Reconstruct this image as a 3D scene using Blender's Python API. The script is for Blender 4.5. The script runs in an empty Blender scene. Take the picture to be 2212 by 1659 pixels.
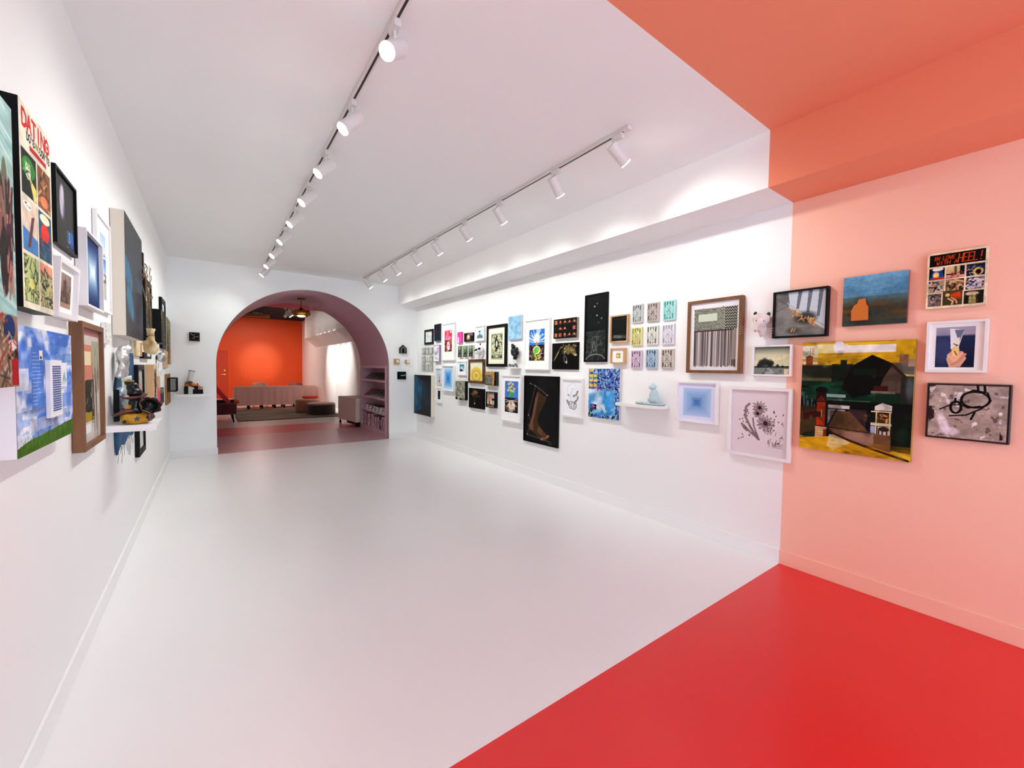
import bpy, bmesh, math, random
import numpy as np
from mathutils import Vector, Matrix, Euler
random.seed(7)
SC = bpy.context.scene
COL = SC.collection
PI = math.pi
XL, XR, CEIL, DW, SOFX, SOFZ, PAINT = -0.567, 3.726, 3.299, 8.75, 3.283, 2.892, 1.383
TUN, BAND, BACK, HICEIL, REAR = 10.85, 12.25, 23.17, 3.88, -3.4
# ------------------------------------------------------------------ camera
FPX, H0 = 892.49, 1.55
_y, _p, _r = [math.radians(a) for a in (36.057, -2.0884, 0.7906)]
fwd = Vector((math.sin(_y)*math.cos(_p), math.cos(_y)*math.cos(_p), math.sin(_p)))
_rt = Vector((math.cos(_y), -math.sin(_y), 0)); _up = _rt.cross(fwd)
rt = math.cos(_r)*_rt + math.sin(_r)*_up; up = -math.sin(_r)*_rt + math.cos(_r)*_up
camd = bpy.data.cameras.new('camera'); cam = bpy.data.objects.new('camera', camd); COL.objects.link(cam)
camd.sensor_width = 36; camd.lens = FPX/2212*36; camd.clip_start = 0.02
cam.matrix_world = Matrix(((rt.x, up.x, -fwd.x, 0), (rt.y, up.y, -fwd.y, 0), (rt.z, up.z, -fwd.z, H0), (0, 0, 0, 1)))
SC.camera = cam
def proj(p):
    v = Vector(p)-Vector((0, 0, H0)); z = max(v.dot(fwd), .05)
    return FPX*v.dot(rt)/z, -FPX*v.dot(up)/z
# ------------------------------------------------------------------ colour / materials
def lin(c):
    c = np.asarray(c, float)/255.0
    return np.where(c <= .04045, c/12.92, ((c+.055)/1.055)**2.4)
MATS = {}
def M(name, col=(200, 200, 200), rough=.5, metal=0, emit=0, coat=0, noise=0, nscale=8, bump=0, bscale=60, spec=.5, col2=None, trans=0, stretch=None, sheen=0):
    if name in MATS: return MATS[name]
    m = bpy.data.materials.new(name); m.use_nodes = True; nt = m.node_tree; b = nt.nodes['Principled BSDF']
    c = tuple(lin(col))+(1,)
    b.inputs['Base Color'].default_value = c; b.inputs['Roughness'].default_value = rough
    b.inputs['Metallic'].default_value = metal; b.inputs['Specular IOR Level'].default_value = spec
    b.inputs['Coat Weight'].default_value = coat; b.inputs['Coat Roughness'].default_value = .08
    b.inputs['Transmission Weight'].default_value = trans
    b.inputs['Sheen Weight'].default_value = sheen
    tc = nt.nodes.new('ShaderNodeTexCoord')
    if emit:
        b.inputs['Emission Color'].default_value = c; b.inputs['Emission Strength'].default_value = emit
    if noise or col2:
        n = nt.nodes.new('ShaderNodeTexNoise'); n.inputs['Scale'].default_value = nscale; n.inputs['Detail'].default_value = 6
        mp = nt.nodes.new('ShaderNodeMapping'); mp.inputs['Scale'].default_value = stretch or (1, 1, 1)
        nt.links.new(tc.outputs['Object'], mp.inputs['Vector']); nt.links.new(mp.outputs[0], n.inputs['Vector'])
        r = nt.nodes.new('ShaderNodeValToRGB'); r.color_ramp.elements[0].position = .35; r.color_ramp.elements[1].position = .65
        c2 = tuple(lin(col2))+(1,) if col2 else tuple(x*(1-noise) for x in c[:3])+(1,)
        r.color_ramp.elements[0].color = c2; r.color_ramp.elements[1].color = c
        nt.links.new(n.outputs['Fac'], r.inputs[0]); nt.links.new(r.outputs[0], b.inputs['Base Color'])
    if bump:
        n = nt.nodes.new('ShaderNodeTexNoise'); n.inputs['Scale'].default_value = bscale; n.inputs['Detail'].default_value = 3
        nt.links.new(tc.outputs['Object'], n.inputs['Vector'])
        bp = nt.nodes.new('ShaderNodeBump'); bp.inputs['Strength'].default_value = bump; bp.inputs['Distance'].default_value = .01
        nt.links.new(n.outputs['Fac'], bp.inputs['Height']); nt.links.new(bp.outputs[0], b.inputs['Normal'])
    MATS[name] = m; return m
def zoned(name, zones, rough, base, bump=0.0, mottled=0.0, coat=0, roughvar=0):
    """paint that changes colour across the room's length: zones = [(y_from, colour), ...] in rising y"""
    m = bpy.data.materials.new(name); m.use_nodes = True; nt = m.node_tree; b = nt.nodes['Principled BSDF']
    g = nt.nodes.new('ShaderNodeNewGeometry'); s = nt.nodes.new('ShaderNodeSeparateXYZ'); nt.links.new(g.outputs['Position'], s.inputs[0])
    last = nt.nodes.new('ShaderNodeRGB'); last.outputs[0].default_value = tuple(lin(base))+(1,); last = last.outputs[0]
    for y, c in zones:
        gt = nt.nodes.new('ShaderNodeMath'); gt.operation = 'GREATER_THAN'; gt.inputs[1].default_value = y; nt.links.new(s.outputs['Y'], gt.inputs[0])
        mx = nt.nodes.new('ShaderNodeMix'); mx.data_type = 'RGBA'; nt.links.new(gt.outputs[0], mx.inputs['Factor'])
        nt.links.new(last, mx.inputs[6]); mx.inputs[7].default_value = tuple(lin(c))+(1,); last = mx.outputs[2]
    if mottled:
        n = nt.nodes.new('ShaderNodeTexNoise'); n.inputs['Scale'].default_value = .8; n.inputs['Detail'].default_value = 1; nt.links.new(g.outputs['Position'], n.inputs['Vector'])
        mr = nt.nodes.new('ShaderNodeMapRange'); mr.inputs[1].default_value = .3; mr.inputs[2].default_value = .7; mr.inputs[3].default_value = 1-mottled; mr.inputs[4].default_value = 1
        nt.links.new(n.outputs['Fac'], mr.inputs[0])
        mx = nt.nodes.new('ShaderNodeMix'); mx.data_type = 'RGBA'; mx.blend_type = 'MULTIPLY'; mx.inputs['Factor'].default_value = 1
        nt.links.new(last, mx.inputs[6]); nt.links.new(mr.outputs[0], mx.inputs[7]); last = mx.outputs[2]
        if roughvar:
            rr = nt.nodes.new('ShaderNodeMapRange'); rr.inputs[1].default_value = .3; rr.inputs[2].default_value = .7; rr.inputs[3].default_value = rough-roughvar; rr.inputs[4].default_value = rough+roughvar
            nt.links.new(n.outputs['Fac'], rr.inputs[0]); nt.links.new(rr.outputs[0], b.inputs['Roughness'])
    nt.links.new(last, b.inputs['Base Color'])
    if not (mottled and roughvar): b.inputs['Roughness'].default_value = rough
    b.inputs['Coat Weight'].default_value = coat; b.inputs['Coat Roughness'].default_value = .15
    if bump:
        n = nt.nodes.new('ShaderNodeTexNoise'); n.inputs['Scale'].default_value = 45; n.inputs['Detail'].default_value = 3; nt.links.new(g.outputs['Position'], n.inputs['Vector'])
        bp = nt.nodes.new('ShaderNodeBump'); bp.inputs['Strength'].default_value = bump; bp.inputs['Distance'].default_value = .004
        nt.links.new(n.outputs['Fac'], bp.inputs['Height']); nt.links.new(bp.outputs[0], b.inputs['Normal'])
    return m
def art_mat(name, rough, coat=0, bump=0, metal=0, trans=0):
    m = bpy.data.materials.new(name); m.use_nodes = True; nt = m.node_tree; b = nt.nodes['Principled BSDF']
    a = nt.nodes.new('ShaderNodeAttribute'); a.attribute_name = 'paint'
    nt.links.new(a.outputs['Color'], b.inputs['Base Color']); b.inputs['Roughness'].default_value = rough; b.inputs['Specular IOR Level'].default_value = .1
    b.inputs['Coat Weight'].default_value = coat; b.inputs['Coat Roughness'].default_value = .03; b.inputs['Metallic'].default_value = metal
    b.inputs['Transmission Weight'].default_value = trans
    if bump:
        tc = nt.nodes.new('ShaderNodeTexCoord')
        n = nt.nodes.new('ShaderNodeTexNoise'); n.inputs['Scale'].default_value = 90; nt.links.new(tc.outputs['Object'], n.inputs['Vector'])
        bp = nt.nodes.new('ShaderNodeBump'); bp.inputs['Strength'].default_value = bump; bp.inputs['Distance'].default_value = .004
        nt.links.new(n.outputs['Fac'], bp.inputs['Height']); nt.links.new(bp.outputs[0], b.inputs['Normal'])
    return m
AM = {'matte': art_mat('painted_surface', .6, bump=.25), 'paper': art_mat('printed_paper', .7), 'gloss': art_mat('glazed_print', .5, coat=.1), 'glass': art_mat('cast_glass', .12, coat=.5, bump=.5)}
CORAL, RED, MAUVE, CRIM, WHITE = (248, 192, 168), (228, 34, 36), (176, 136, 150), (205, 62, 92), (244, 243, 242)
m_wall = zoned('wall_paint', [(-1.15, CORAL), (PAINT, WHITE)], .55, WHITE, bump=.15)
CORAL_DIM = (234, 136, 104)  # wall coral darkened for ceiling and soffit: their dimmer light put into the colour
m_ceil = zoned('ceiling_paint', [(-1.15, CORAL_DIM), (PAINT, WHITE)], .7, WHITE)
m_floor = zoned('floor_paint', [(-1.15, RED), (PAINT, (243, 241, 241)), (DW, (190, 146, 154)), (TUN, (202, 36, 68)), (BAND, (232, 229, 226))], .34, (232, 229, 230), bump=.05, mottled=.03)
m_white = M('white_paint', WHITE, .5)
m_tunnel = M('mauve_paint', MAUVE, .6, noise=.03, nscale=3)
m_crim = M('crimson_paint', CRIM, .6)
m_orange = M('orange_paint', (240, 84, 10), .5, noise=.04, nscale=2)
m_satin = M('white_satin', (236, 233, 232), .4)
m_black = M('black_lacquer', (7, 7, 8), .5, spec=.12)
m_brown = M('walnut_wood', (128, 80, 36), .45, col2=(98, 58, 24), nscale=14, stretch=(1, 1, .15))
m_oak = M('light_oak', (205, 165, 118), .5, col2=(186, 142, 96), nscale=14, stretch=(1, 1, .2))
m_mat = M('mat_board', (245, 244, 241), .8)
m_cream = M('raw_canvas', (222, 212, 196), .8, bump=.2, bscale=300)
# ------------------------------------------------------------------ meshes
def obj(name, bm, mat, parent=None, loc=None, smooth=False, rot=None):
    if isinstance(bm, bpy.types.Mesh): me = bm; me.name = name
    else:
        me = bpy.data.meshes.new(name); bmesh.ops.recalc_face_normals(bm, faces=bm.faces[:]); bm.to_mesh(me); bm.free()
    for m in (mat if isinstance(mat, (list, tuple)) else [mat]): me.materials.append(m)
    if smooth: me.polygons.foreach_set('use_smooth', [True]*len(me.polygons))
    o = bpy.data.objects.new(name, me); COL.objects.link(o)
    if parent: o.parent = parent
    if loc is not None: o.location = loc
    if rot is not None: o.rotation_euler = rot
    return o
def tag(o, label, cat, group=None):
    o['label'] = label; o['category'] = cat
    if group: o['group'] = group
    return o
def thing(name, label, cat, loc=(0, 0, 0), rz=0, group=None):
    o = bpy.data.objects.new(name, None); COL.objects.link(o); o.location = loc; o.rotation_euler = (0, 0, rz); o.empty_display_size = .1
    return tag(o, label, cat, group)
def struct(name, bm, m, smooth=False):
    o = obj(name, bm, m, smooth=smooth); o['kind'] = 'structure'; return o
def box(bm, x0, x1, y0, y1, z0, z1, bev=0, mi=0):
    r = bmesh.ops.create_cube(bm, size=1)
    vs = r['verts']
    for v in vs: v.co = Vector(((x0+x1)/2+v.co.x*(x1-x0), (y0+y1)/2+v.co.y*(y1-y0), (z0+z1)/2+v.co.z*(z1-z0)))
    fs = {f for v in vs for f in v.link_faces}
    for f in fs: f.material_index = mi
    if bev:
        es = {e for v in vs for e in v.link_edges}
        bmesh.ops.bevel(bm, geom=list(es), offset=bev, segments=2, affect='EDGES', profile=.6)
    return bm
def BX(*a, **k): return box(bmesh.new(), *a, **k)
def quad(bm, pts, mi=0):
    f = bm.faces.new([bm.verts.new(p) for p in pts]); f.material_index = mi; return f
def cyl(bm, p0, p1, r0, r1=None, seg=20, caps=True):
    p0, p1 = Vector(p0), Vector(p1); r1 = r0 if r1 is None else r1; d = p1-p0
    q = d.to_track_quat('Z', 'Y').to_matrix().to_4x4()
    bmesh.ops.create_cone(bm, cap_ends=caps, segments=seg, radius1=r0, radius2=r1, depth=d.length, matrix=Matrix.Translation((p0+p1)/2) @ q)
    return bm
def CY(*a, **k): return cyl(bmesh.new(), *a, **k)
def lathe(bm, prof, seg=32, cen=(0, 0, 0), wob=None):
    rings = []
    for r, z in prof:
        rings.append([bm.verts.new((cen[0]+(r*(1+(wob(a, z) if wob else 0)))*math.cos(a), cen[1]+(r*(1+(wob(a, z) if wob else 0)))*math.sin(a), cen[2]+z)) for a in [2*PI*i/seg for i in range(seg)]])
    for A, B in zip(rings, rings[1:]):
        for i in range(seg): bm.faces.new((A[i], A[(i+1) % seg], B[(i+1) % seg], B[i]))
    if prof[0][0] > 1e-4: bm.faces.new(rings[0][::-1])
    if prof[-1][0] > 1e-4: bm.faces.new(rings[-1])
    return bm
def tube(bm, pts, r, seg=6):
    pts = [Vector(p) for p in pts]; rings = []
    for i, p in enumerate(pts):
        d = (pts[min(i+1, len(pts)-1)]-pts[max(i-1, 0)]).normalized(); q = d.to_track_quat('Z', 'Y')
        rr = r[i] if isinstance(r, (list, tuple)) else r
        rings.append([bm.verts.new(p+q @ Vector((rr*math.cos(a), rr*math.sin(a), 0))) for a in [2*PI*k/seg for k in range(seg)]])
    for A, B in zip(rings, rings[1:]):
        for i in range(seg): bm.faces.new((A[i], A[(i+1) % seg], B[(i+1) % seg], B[i]))
    bm.faces.new(rings[0][::-1]); bm.faces.new(rings[-1]); return bm
def prism(bm, pts, y0, y1):
    """outline in (x, z), thickness along y"""
    a = [bm.verts.new((x, y0, z)) for x, z in pts]; b = [bm.verts.new((x, y1, z)) for x, z in pts]
    bm.faces.new(a); bm.faces.new(b[::-1])
    for i in range(len(pts)): bm.faces.new((a[i], a[(i+1) % len(pts)], b[(i+1) % len(pts)], b[i]))
    return bm
def blob(els, res=.012, disp=0, dscale=20):
    """smooth union of ellipsoids: (x,y,z, rx,ry,rz [,rot euler])"""
    mb = bpy.data.metaballs.new('blob'); mb.resolution = res; mb.render_resolution = res; mb.threshold = .2
    ob = bpy.data.objects.new('blob%d' % random.randint(0, 10**9), mb); COL.objects.link(ob)
    for e in els:
        el = mb.elements.new(type='ELLIPSOID'); el.co = e[:3]; k = 1.33
        el.radius = 1.0*k; el.size_x, el.size_y, el.size_z = e[3], e[4], e[5]
        if len(e) > 6: el.rotation = Euler(e[6]).to_quaternion()
    bpy.context.view_layer.update()
    dg = bpy.context.evaluated_depsgraph_get(); me = bpy.data.meshes.new_from_object(ob.evaluated_get(dg))
    bpy.data.objects.remove(ob); bpy.data.metaballs.remove(mb); me.materials.clear()
    if disp:
        from mathutils import noise as N
        for v in me.vertices: v.co += v.normal*disp*N.noise(v.co*dscale)
    return me
# ------------------------------------------------------------------ little raster painter
YY = {}
FONT = {'A': '04 20 44|12.5 32.5', 'D': '00 04 24 43 41 20 00', 'E': '40 00 04 44|02 32', 'G': '41 20 01 03 24 43 42 22', 'H': '00 04|40 44|02 42', 'I': '20 24', 'L': '00 04 44', 'N': '04 00 44 40', 'O': '10 30 41 43 34 14 03 01 10',
        'R': '04 00 30 41 32 02|22 44', 'S': '41 30 10 01 12 32 43 34 14 03', 'T': '00 40|20 24', 'V': '00 24 40', 'W': '00 14 22 34 40', "'": '20 21', '!': '20 22.6|23.8 24', 'K': '00 04|40 02 44', ' ': ''}
class Cv:
    def __init__(s, w, h, c, asp):
        s.w, s.h, s.asp = w, h, asp
        s.a = np.zeros((h, w, 3)); s.a[:] = c
        s.U, s.V = np.meshgrid((np.arange(w)+.5)/w, (np.arange(h)+.5)/h); s.r = np.random.RandomState(abs(hash((w, h, tuple(c)))) % 9999)
    def seed(s, n): s.r = np.random.RandomState(n)
    def mix(s, m, c, al=1.0):
        m = np.clip(m, 0, 1)[..., None]*al; s.a = s.a*(1-m)+np.asarray(c, float)*m
    def rect(s, x0, y0, x1, y1, c, al=1): s.mix(((s.U >= x0) & (s.U < x1) & (s.V >= y0) & (s.V < y1)).astype(float), c, al)
    def ell(s, x, y, rx, ry, c, al=1, rot=0, soft=.12):
        dx, dy = (s.U-x)*s.asp, s.V-y; cr, sr = math.cos(rot), math.sin(rot)
        d = np.hypot((dx*cr+dy*sr)/(rx*s.asp), (-dx*sr+dy*cr)/ry); s.mix((1-d)/soft+.5, c, al)
    def poly(s, pts, c, al=1):
        ins = np.zeros(s.U.shape, bool); n = len(pts)
        for i in range(n):
            (x0, y0), (x1, y1) = pts[i], pts[(i+1) % n]
            if y0 == y1: continue
            ins ^= ((y0 > s.V) != (y1 > s.V)) & (s.U < (x1-x0)*(s.V-y0)/(y1-y0)+x0)
        s.mix(ins.astype(float), c, al)
    def line(s, pts, wd, c, al=1):
        D = np.full(s.U.shape, 9.)
        for (x0, y0), (x1, y1) in zip(pts, pts[1:]):
            dx, dy = (x1-x0)*s.asp, y1-y0; L = dx*dx+dy*dy+1e-12
            t = np.clip(((s.U-x0)*s.asp*dx+(s.V-y0)*dy)/L, 0, 1)
            D = np.minimum(D, np.hypot((s.U-x0)*s.asp-t*dx, s.V-y0-t*dy))
        px = 1.0/s.h; s.mix((wd/2-D)/px+.5, c, al*min(1, wd/px*1.2))
    def noise(s, n, c, lo=.5, hi=.6, al=1, sx=1, sy=1, octv=3, box=None, seed=None):
        r = np.random.RandomState(seed) if seed is not None else s.r; t = np.zeros(s.U.shape); amp = 1; tot = 0
        for o in range(octv):
            k = n*2**o; gw, gh = max(2, int(k*sx*s.asp)+2), max(2, int(k*sy)+2); g = r.rand(gh, gw)
            x = s.U*(gw-1.001); y = s.V*(gh-1.001); xi = x.astype(int); yi = y.astype(int); fx = x-xi; fy = y-yi; fx = fx*fx*(3-2*fx); fy = fy*fy*(3-2*fy)
            t += amp*((g[yi, xi]*(1-fx)+g[yi, xi+1]*fx)*(1-fy)+(g[yi+1, xi]*(1-fx)+g[yi+1, xi+1]*fx)*fy); tot += amp; amp *= .55
        m = np.clip((t/tot-lo)/(hi-lo+1e-6), 0, 1)
        if box: m = m*((s.U >= box[0]) & (s.U < box[2]) & (s.V >= box[1]) & (s.V < box[3]))
        s.mix(m, c, al)
    def grad(s, c0, c1, ax='v', box=(0, 0, 1, 1)):
        k = (s.V-box[1])/(box[3]-box[1]) if ax == 'v' else (s.U-box[0])/(box[2]-box[0]); k = np.clip(k, 0, 1)[..., None]
        m = ((s.U >= box[0]) & (s.U < box[2]) & (s.V >= box[1]) & (s.V < box[3]))[..., None]
        s.a = np.where(m, np.asarray(c0, float)*(1-k)+np.asarray(c1, float)*k, s.a)
    def dabs(s, n, bx, cols, l=.08, wd=.02, ang=None, sp=.5, al=.8):
        for i in range(n):
            x = bx[0]+s.r.rand()*(bx[2]-bx[0]); y = bx[1]+s.r.rand()*(bx[3]-bx[1]); a = (s.r.rand()*PI if ang is None else ang+(s.r.rand()-.5)*sp); L = l*(.4+s.r.rand())/2
            s.line([(x-L*math.cos(a)/s.asp, y-L*math.sin(a)), (x+L*math.cos(a)/s.asp, y+L*math.sin(a))], wd*(.6+.8*s.r.rand()), cols[s.r.randint(len(cols))], al)
    def brush(s):
        r = np.random.RandomState(5); t = np.ones(s.U.shape)
        for n, am in ((9, .16), (30, .14)):
            gw, gh = max(3, int(n*s.asp)), n; g = r.rand(gh, gw); x = s.U*(gw-1.001); y = s.V*(gh-1.001); xi = x.astype(int); yi = y.astype(int); fx = x-xi; fy = y-yi
            t += am*((g[yi, xi]*(1-fx)+g[yi, xi+1]*fx)*(1-fy)+(g[yi+1, xi]*(1-fx)+g[yi+1, xi+1]*fx)*fy-.5)
        s.a = s.a*t[..., None]
    def text(s, t, x, y, hh, ww, c, wd, slant=0, al=1):
        for ch in t:
            for pl in FONT[ch].split('|'):
                ps = [(float(q[0]), float(q[1:])) for q in pl.split()]
                if ps: s.line([(x+ww*.8*px/4+slant*(1-py/4)*hh/s.asp, y+hh*py/4) for px, py in ps], wd, c, al)
            x += ww
    def blend_edge(s, bw, c): s.rect(0, 0, 1, bw, c); s.rect(0, 1-bw, 1, 1, c); s.rect(0, 0, bw/s.asp, 1, c); s.rect(1-bw/s.asp, 0, 1, 1, c)
def paint_mesh(cv, x0, x1, z0, z1, y):
    w, h = cv.w, cv.h; me = bpy.data.meshes.new('painting'); n = w*h
    X, Z = np.meshgrid(np.linspace(x0, x1, w), np.linspace(z1, z0, h))
    co = np.stack([X, np.full_like(X, y), Z], -1).astype('f')
    me.vertices.add(n); me.vertices.foreach_set('co', co.ravel())
    idx = np.arange(n).reshape(h, w); q = np.stack([idx[1:, :-1], idx[1:, 1:], idx[:-1, 1:], idx[:-1, :-1]], -1).reshape(-1, 4); k = len(q)
    me.loops.add(k*4); me.loops.foreach_set('vertex_index', q.ravel().astype('i')); me.polygons.add(k); me.polygons.foreach_set('loop_start', np.arange(0, k*4, 4, dtype='i'))
    me.update(calc_edges=True)
    at = me.attributes.new('paint', 'FLOAT_COLOR', 'POINT'); c = np.ones((n, 4), 'f'); c[:, :3] = (lin(np.clip(cv.a, 2, 252))**1.26).reshape(-1, 3); at.data.foreach_set('color', c.ravel())
    return me
WALLROT = {'R': -PI/2, 'L': PI/2, 'B': 0}
def wallpos(w, a, z, gap=.003):
    return {'R': (XR-gap, -a, z), 'L': (XL+gap, a, z), 'B': (a, DW-gap, z)}[w]
def cvres(w, a0, a1, z0, z1, k=1.3):
    P = [proj(wallpos(w, a, z)) for a in (a0, a1) for z in (z0, z1)]
    pw = abs((P[2][0]+P[3][0]-P[0][0]-P[1][0])/2); ph = max(math.dist(P[0], P[1]), math.dist(P[2], P[3]))
    return int(min(300, max(6, pw*k))), int(min(340, max(6, ph*k)))
def art(pl, name, cat, label, painter, kind='canvas', side=None, fw=.02, frame=None, win=None, surf='matte', base=(240, 240, 240), rnd=0, group=None, pname='painting', tilt=0, k=1.3):
    w, a0, a1, z0, z1, t = pl
    W, Hh = a1-a0, z1-z0
    root = thing(name, label, cat, wallpos(w, (a0+a1)/2, z0), WALLROT[w], group)
    if tilt: root.rotation_euler = Euler((tilt, 0, WALLROT[w]))
    if kind == 'canvas':
        obj('backing_mount', BX(-W/2, W/2, -t, 0, 0, Hh, bev=rnd), side or m_cream, root)
        ins = rnd*.9
        nw, nh = cvres(w, a0, a1, z0, z1, k); cv = Cv(nw, nh, base, W/Hh); painter(cv)
        if surf == 'matte': cv.brush()
        obj(pname, paint_mesh(cv, -W/2+ins, W/2-ins, ins, Hh-ins, -t-.001), AM[surf], root)
    else:
        bm = bmesh.new(); f = fw
        for x0, x1, y0, y1 in ((-W/2, W/2, 0, f), (-W/2, W/2, Hh-f, Hh), (-W/2, -W/2+f, f, Hh-f), (W/2-f, W/2, f, Hh-f)): box(bm, x0, x1, -t, 0, y0, y1)
        obj('frame', bm, frame or m_satin, root)
        rec = min(t*.5, .02)
        if win:
            obj('mat_board', BX(-W/2+f, W/2-f, -t+rec, -.001, f, Hh-f), side or m_mat, root)
            u0, v0, u1, v1 = win; x0, x1, zz0, zz1 = -W/2+u0*W, -W/2+u1*W, Hh*(1-v1), Hh*(1-v0)
        else:
            x0, x1, zz0, zz1 = -W/2+f, W/2-f, f, Hh-f
            obj('backing', BX(x0, x1, -t+rec, -.001, zz0, zz1), m_mat, root)
        ac = (a0+a1)/2
        nw, nh = cvres(w, ac+x0, ac+x1, z0+zz0, z0+zz1, k); cv = Cv(nw, nh, base, (x1-x0)/(zz1-zz0)); painter(cv)
        obj('print', paint_mesh(cv, x0, x1, zz0, zz1, -t+rec-.001), AM[surf], root)
    return root
# ------------------------------------------------------------------ room
struct('floor', BX(XL-.2, XR+.2, REAR, BACK+.1, -.12, 0), m_floor)
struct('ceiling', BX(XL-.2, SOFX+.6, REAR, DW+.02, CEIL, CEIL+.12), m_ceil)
struct('wall_left', BX(XL-.15, XL, REAR, BACK, 0, HICEIL+.1), m_wall)
struct('wall_right', BX(XR, XR+.15, REAR, BACK, 0, HICEIL+.1), m_wall)
bm = BX(SOFX, XR, REAR, DW, SOFZ, CEIL+.02); struct('trim_1', bm, m_ceil)
# shopfront behind the camera: a low wall, piers and a wide opening
bm = bmesh.new(); box(bm, XL-.15, XR+.15, REAR-.2, REAR, 0, .35); box(bm, XL-.15, XR+.15, REAR-.2, REAR, 2.75, CEIL+.1)
box(bm, XL-.15, XL+.25, REAR-.2, REAR, .35, 2.75); box(bm, XR-.45, XR+.15, REAR-.2, REAR, .35, 2.75); struct('wall_front', bm, m_wall)
bm = bmesh.new()
for x in (XL+.25, 1.35, XR-.5): box(bm, x, x+.05, REAR-.13, REAR-.07, .35, 2.75)
for z in (.35, 2.7): box(bm, XL+.25, XR-.45, REAR-.13, REAR-.07, z, z+.05)
struct('window_1', bm, m_black)
for n, a in (('baseboard_left', (XL, XL+.014, REAR, DW, 0, .115)), ('baseboard_right', (XR-.014, XR, REAR, DW, 0, .115))):
    struct(n, BX(*a, bev=.004), m_wall)
AX, AR, AZ, ARZ = 1.58, 1.512, 1.55, 1.455
bm = bmesh.new(); box(bm, XL, AX-AR+.012, DW-.014, DW, 0, .115, bev=.003); box(bm, AX+AR, XR, DW-.014, DW, 0, .115, bev=.003); struct('baseboard_back', bm, m_satin)
# thick wall with the round-headed passage
bm = bmesh.new(); NS = 64; arc = [(AX-AR*math.cos(PI*i/NS), AZ+ARZ*math.sin(PI*i/NS)) for i in range(NS+1)]
for y, mi in ((DW, 0), (TUN, 2)):
    top = CEIL+.6
    quad(bm, [(XL, y, 0), (AX-AR, y, 0), (AX-AR, y, top), (XL, y, top)], mi); quad(bm, [(AX+AR, y, 0), (XR, y, 0), (XR, y, top), (AX+AR, y, top)], mi)
    for (x0, z0), (x1, z1) in zip(arc, arc[1:]): quad(bm, [(x0, y, z0), (x1, y, z1), (x1, y, top), (x0, y, top)], mi)
for (x0, z0), (x1, z1) in zip(arc, arc[1:]):
    f = quad(bm, [(x0, DW, z0), (x0, TUN, z0), (x1, TUN, z1), (x1, DW, z1)], 1); f.smooth = True
RY0, RY1, RZ, RX = 8.93, 10.80, 1.55, 3.47
quad(bm, [(AX-AR, DW, 0), (AX-AR, TUN, 0), (AX-AR, TUN, AZ), (AX-AR, DW, AZ)], 1)
X = AX+AR
quad(bm, [(X, DW, 0), (X, RY0, 0), (X, RY0, AZ), (X, DW, AZ)], 1); quad(bm, [(X, RY1, 0), (X, TUN, 0), (X, TUN, AZ), (X, RY1, AZ)], 1)
quad(bm, [(X, RY0, 0), (RX, RY0, 0), (RX, RY0, RZ), (X, RY0, RZ)], 1); quad(bm, [(X, RY1, 0), (RX, RY1, 0), (RX, RY1, RZ), (X, RY1, RZ)], 1)
quad(bm, [(RX, RY0, 0), (RX, RY1, 0), (RX, RY1, RZ), (RX, RY0, RZ)], 1); quad(bm, [(X, RY0, RZ), (RX, RY0, RZ), (RX, RY1, RZ), (X, RY1, RZ)], 1)
struct('wall_back', bm, [m_white, m_tunnel, m_crim])
struct('ceiling.001', BX(XL, XR, TUN, BAND, 3.05, HICEIL+.1), m_crim)
struct('ceiling.002', BX(XL-.1, XR+.1, BAND, BACK+.1, HICEIL, HICEIL+.1), M('dark_ceiling', (42, 24, 22), .5, noise=.3, nscale=3, stretch=(1, 12, 1)))
struct('wall_far', BX(XL-.1, XR+.1, BACK, BACK+.12, 0, HICEIL+.1), m_orange)
# sloping soffit of the far room
bm = bmesh.new(); bm2 = [(SOFX, 2.73), (XR, 2.37), (XR, HICEIL), (SOFX, HICEIL)]; prism(bm, bm2, BAND+.01, 19.75); struct('trim_2', bm, m_white)
bm = bmesh.new()
for i in range(16): box(bm, XL, XR-.02, BAND+.5+i*.66, BAND+.58+i*.66, HICEIL-.12, HICEIL)
struct('trim_3', bm, MATS['dark_ceiling'])
# orange door in the orange wall
d = obj('door_1', BX(-.22, .62, BACK-.035, BACK-.001, .005, 2.22, bev=.004), M('door_orange', (214, 66, 18), .4)); d['kind'] = 'structure'
bm = bmesh.new()
for a in ((-.34, -.22, 0, 2.34), (.62, .74, 0, 2.34), (-.22, .62, 2.22, 2.34)): box(bm, a[0], a[1], BACK-.05, BACK-.001, a[2], a[3], bev=.004)
obj('door_frame', bm, m_orange, d)
m_brass = M('brass', (196, 148, 58), .22, metal=1)
bm = CY((.5, BACK-.035, 1.12), (.5, BACK-.07, 1.12), .035); box(bm, .36, .51, BACK-.09, BACK-.07, 1.1, 1.13); cyl(bm, (.5, BACK-.035, 1.3), (.5, BACK-.065, 1.3), .035)
obj('door_handle', bm, m_brass, d)
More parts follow.
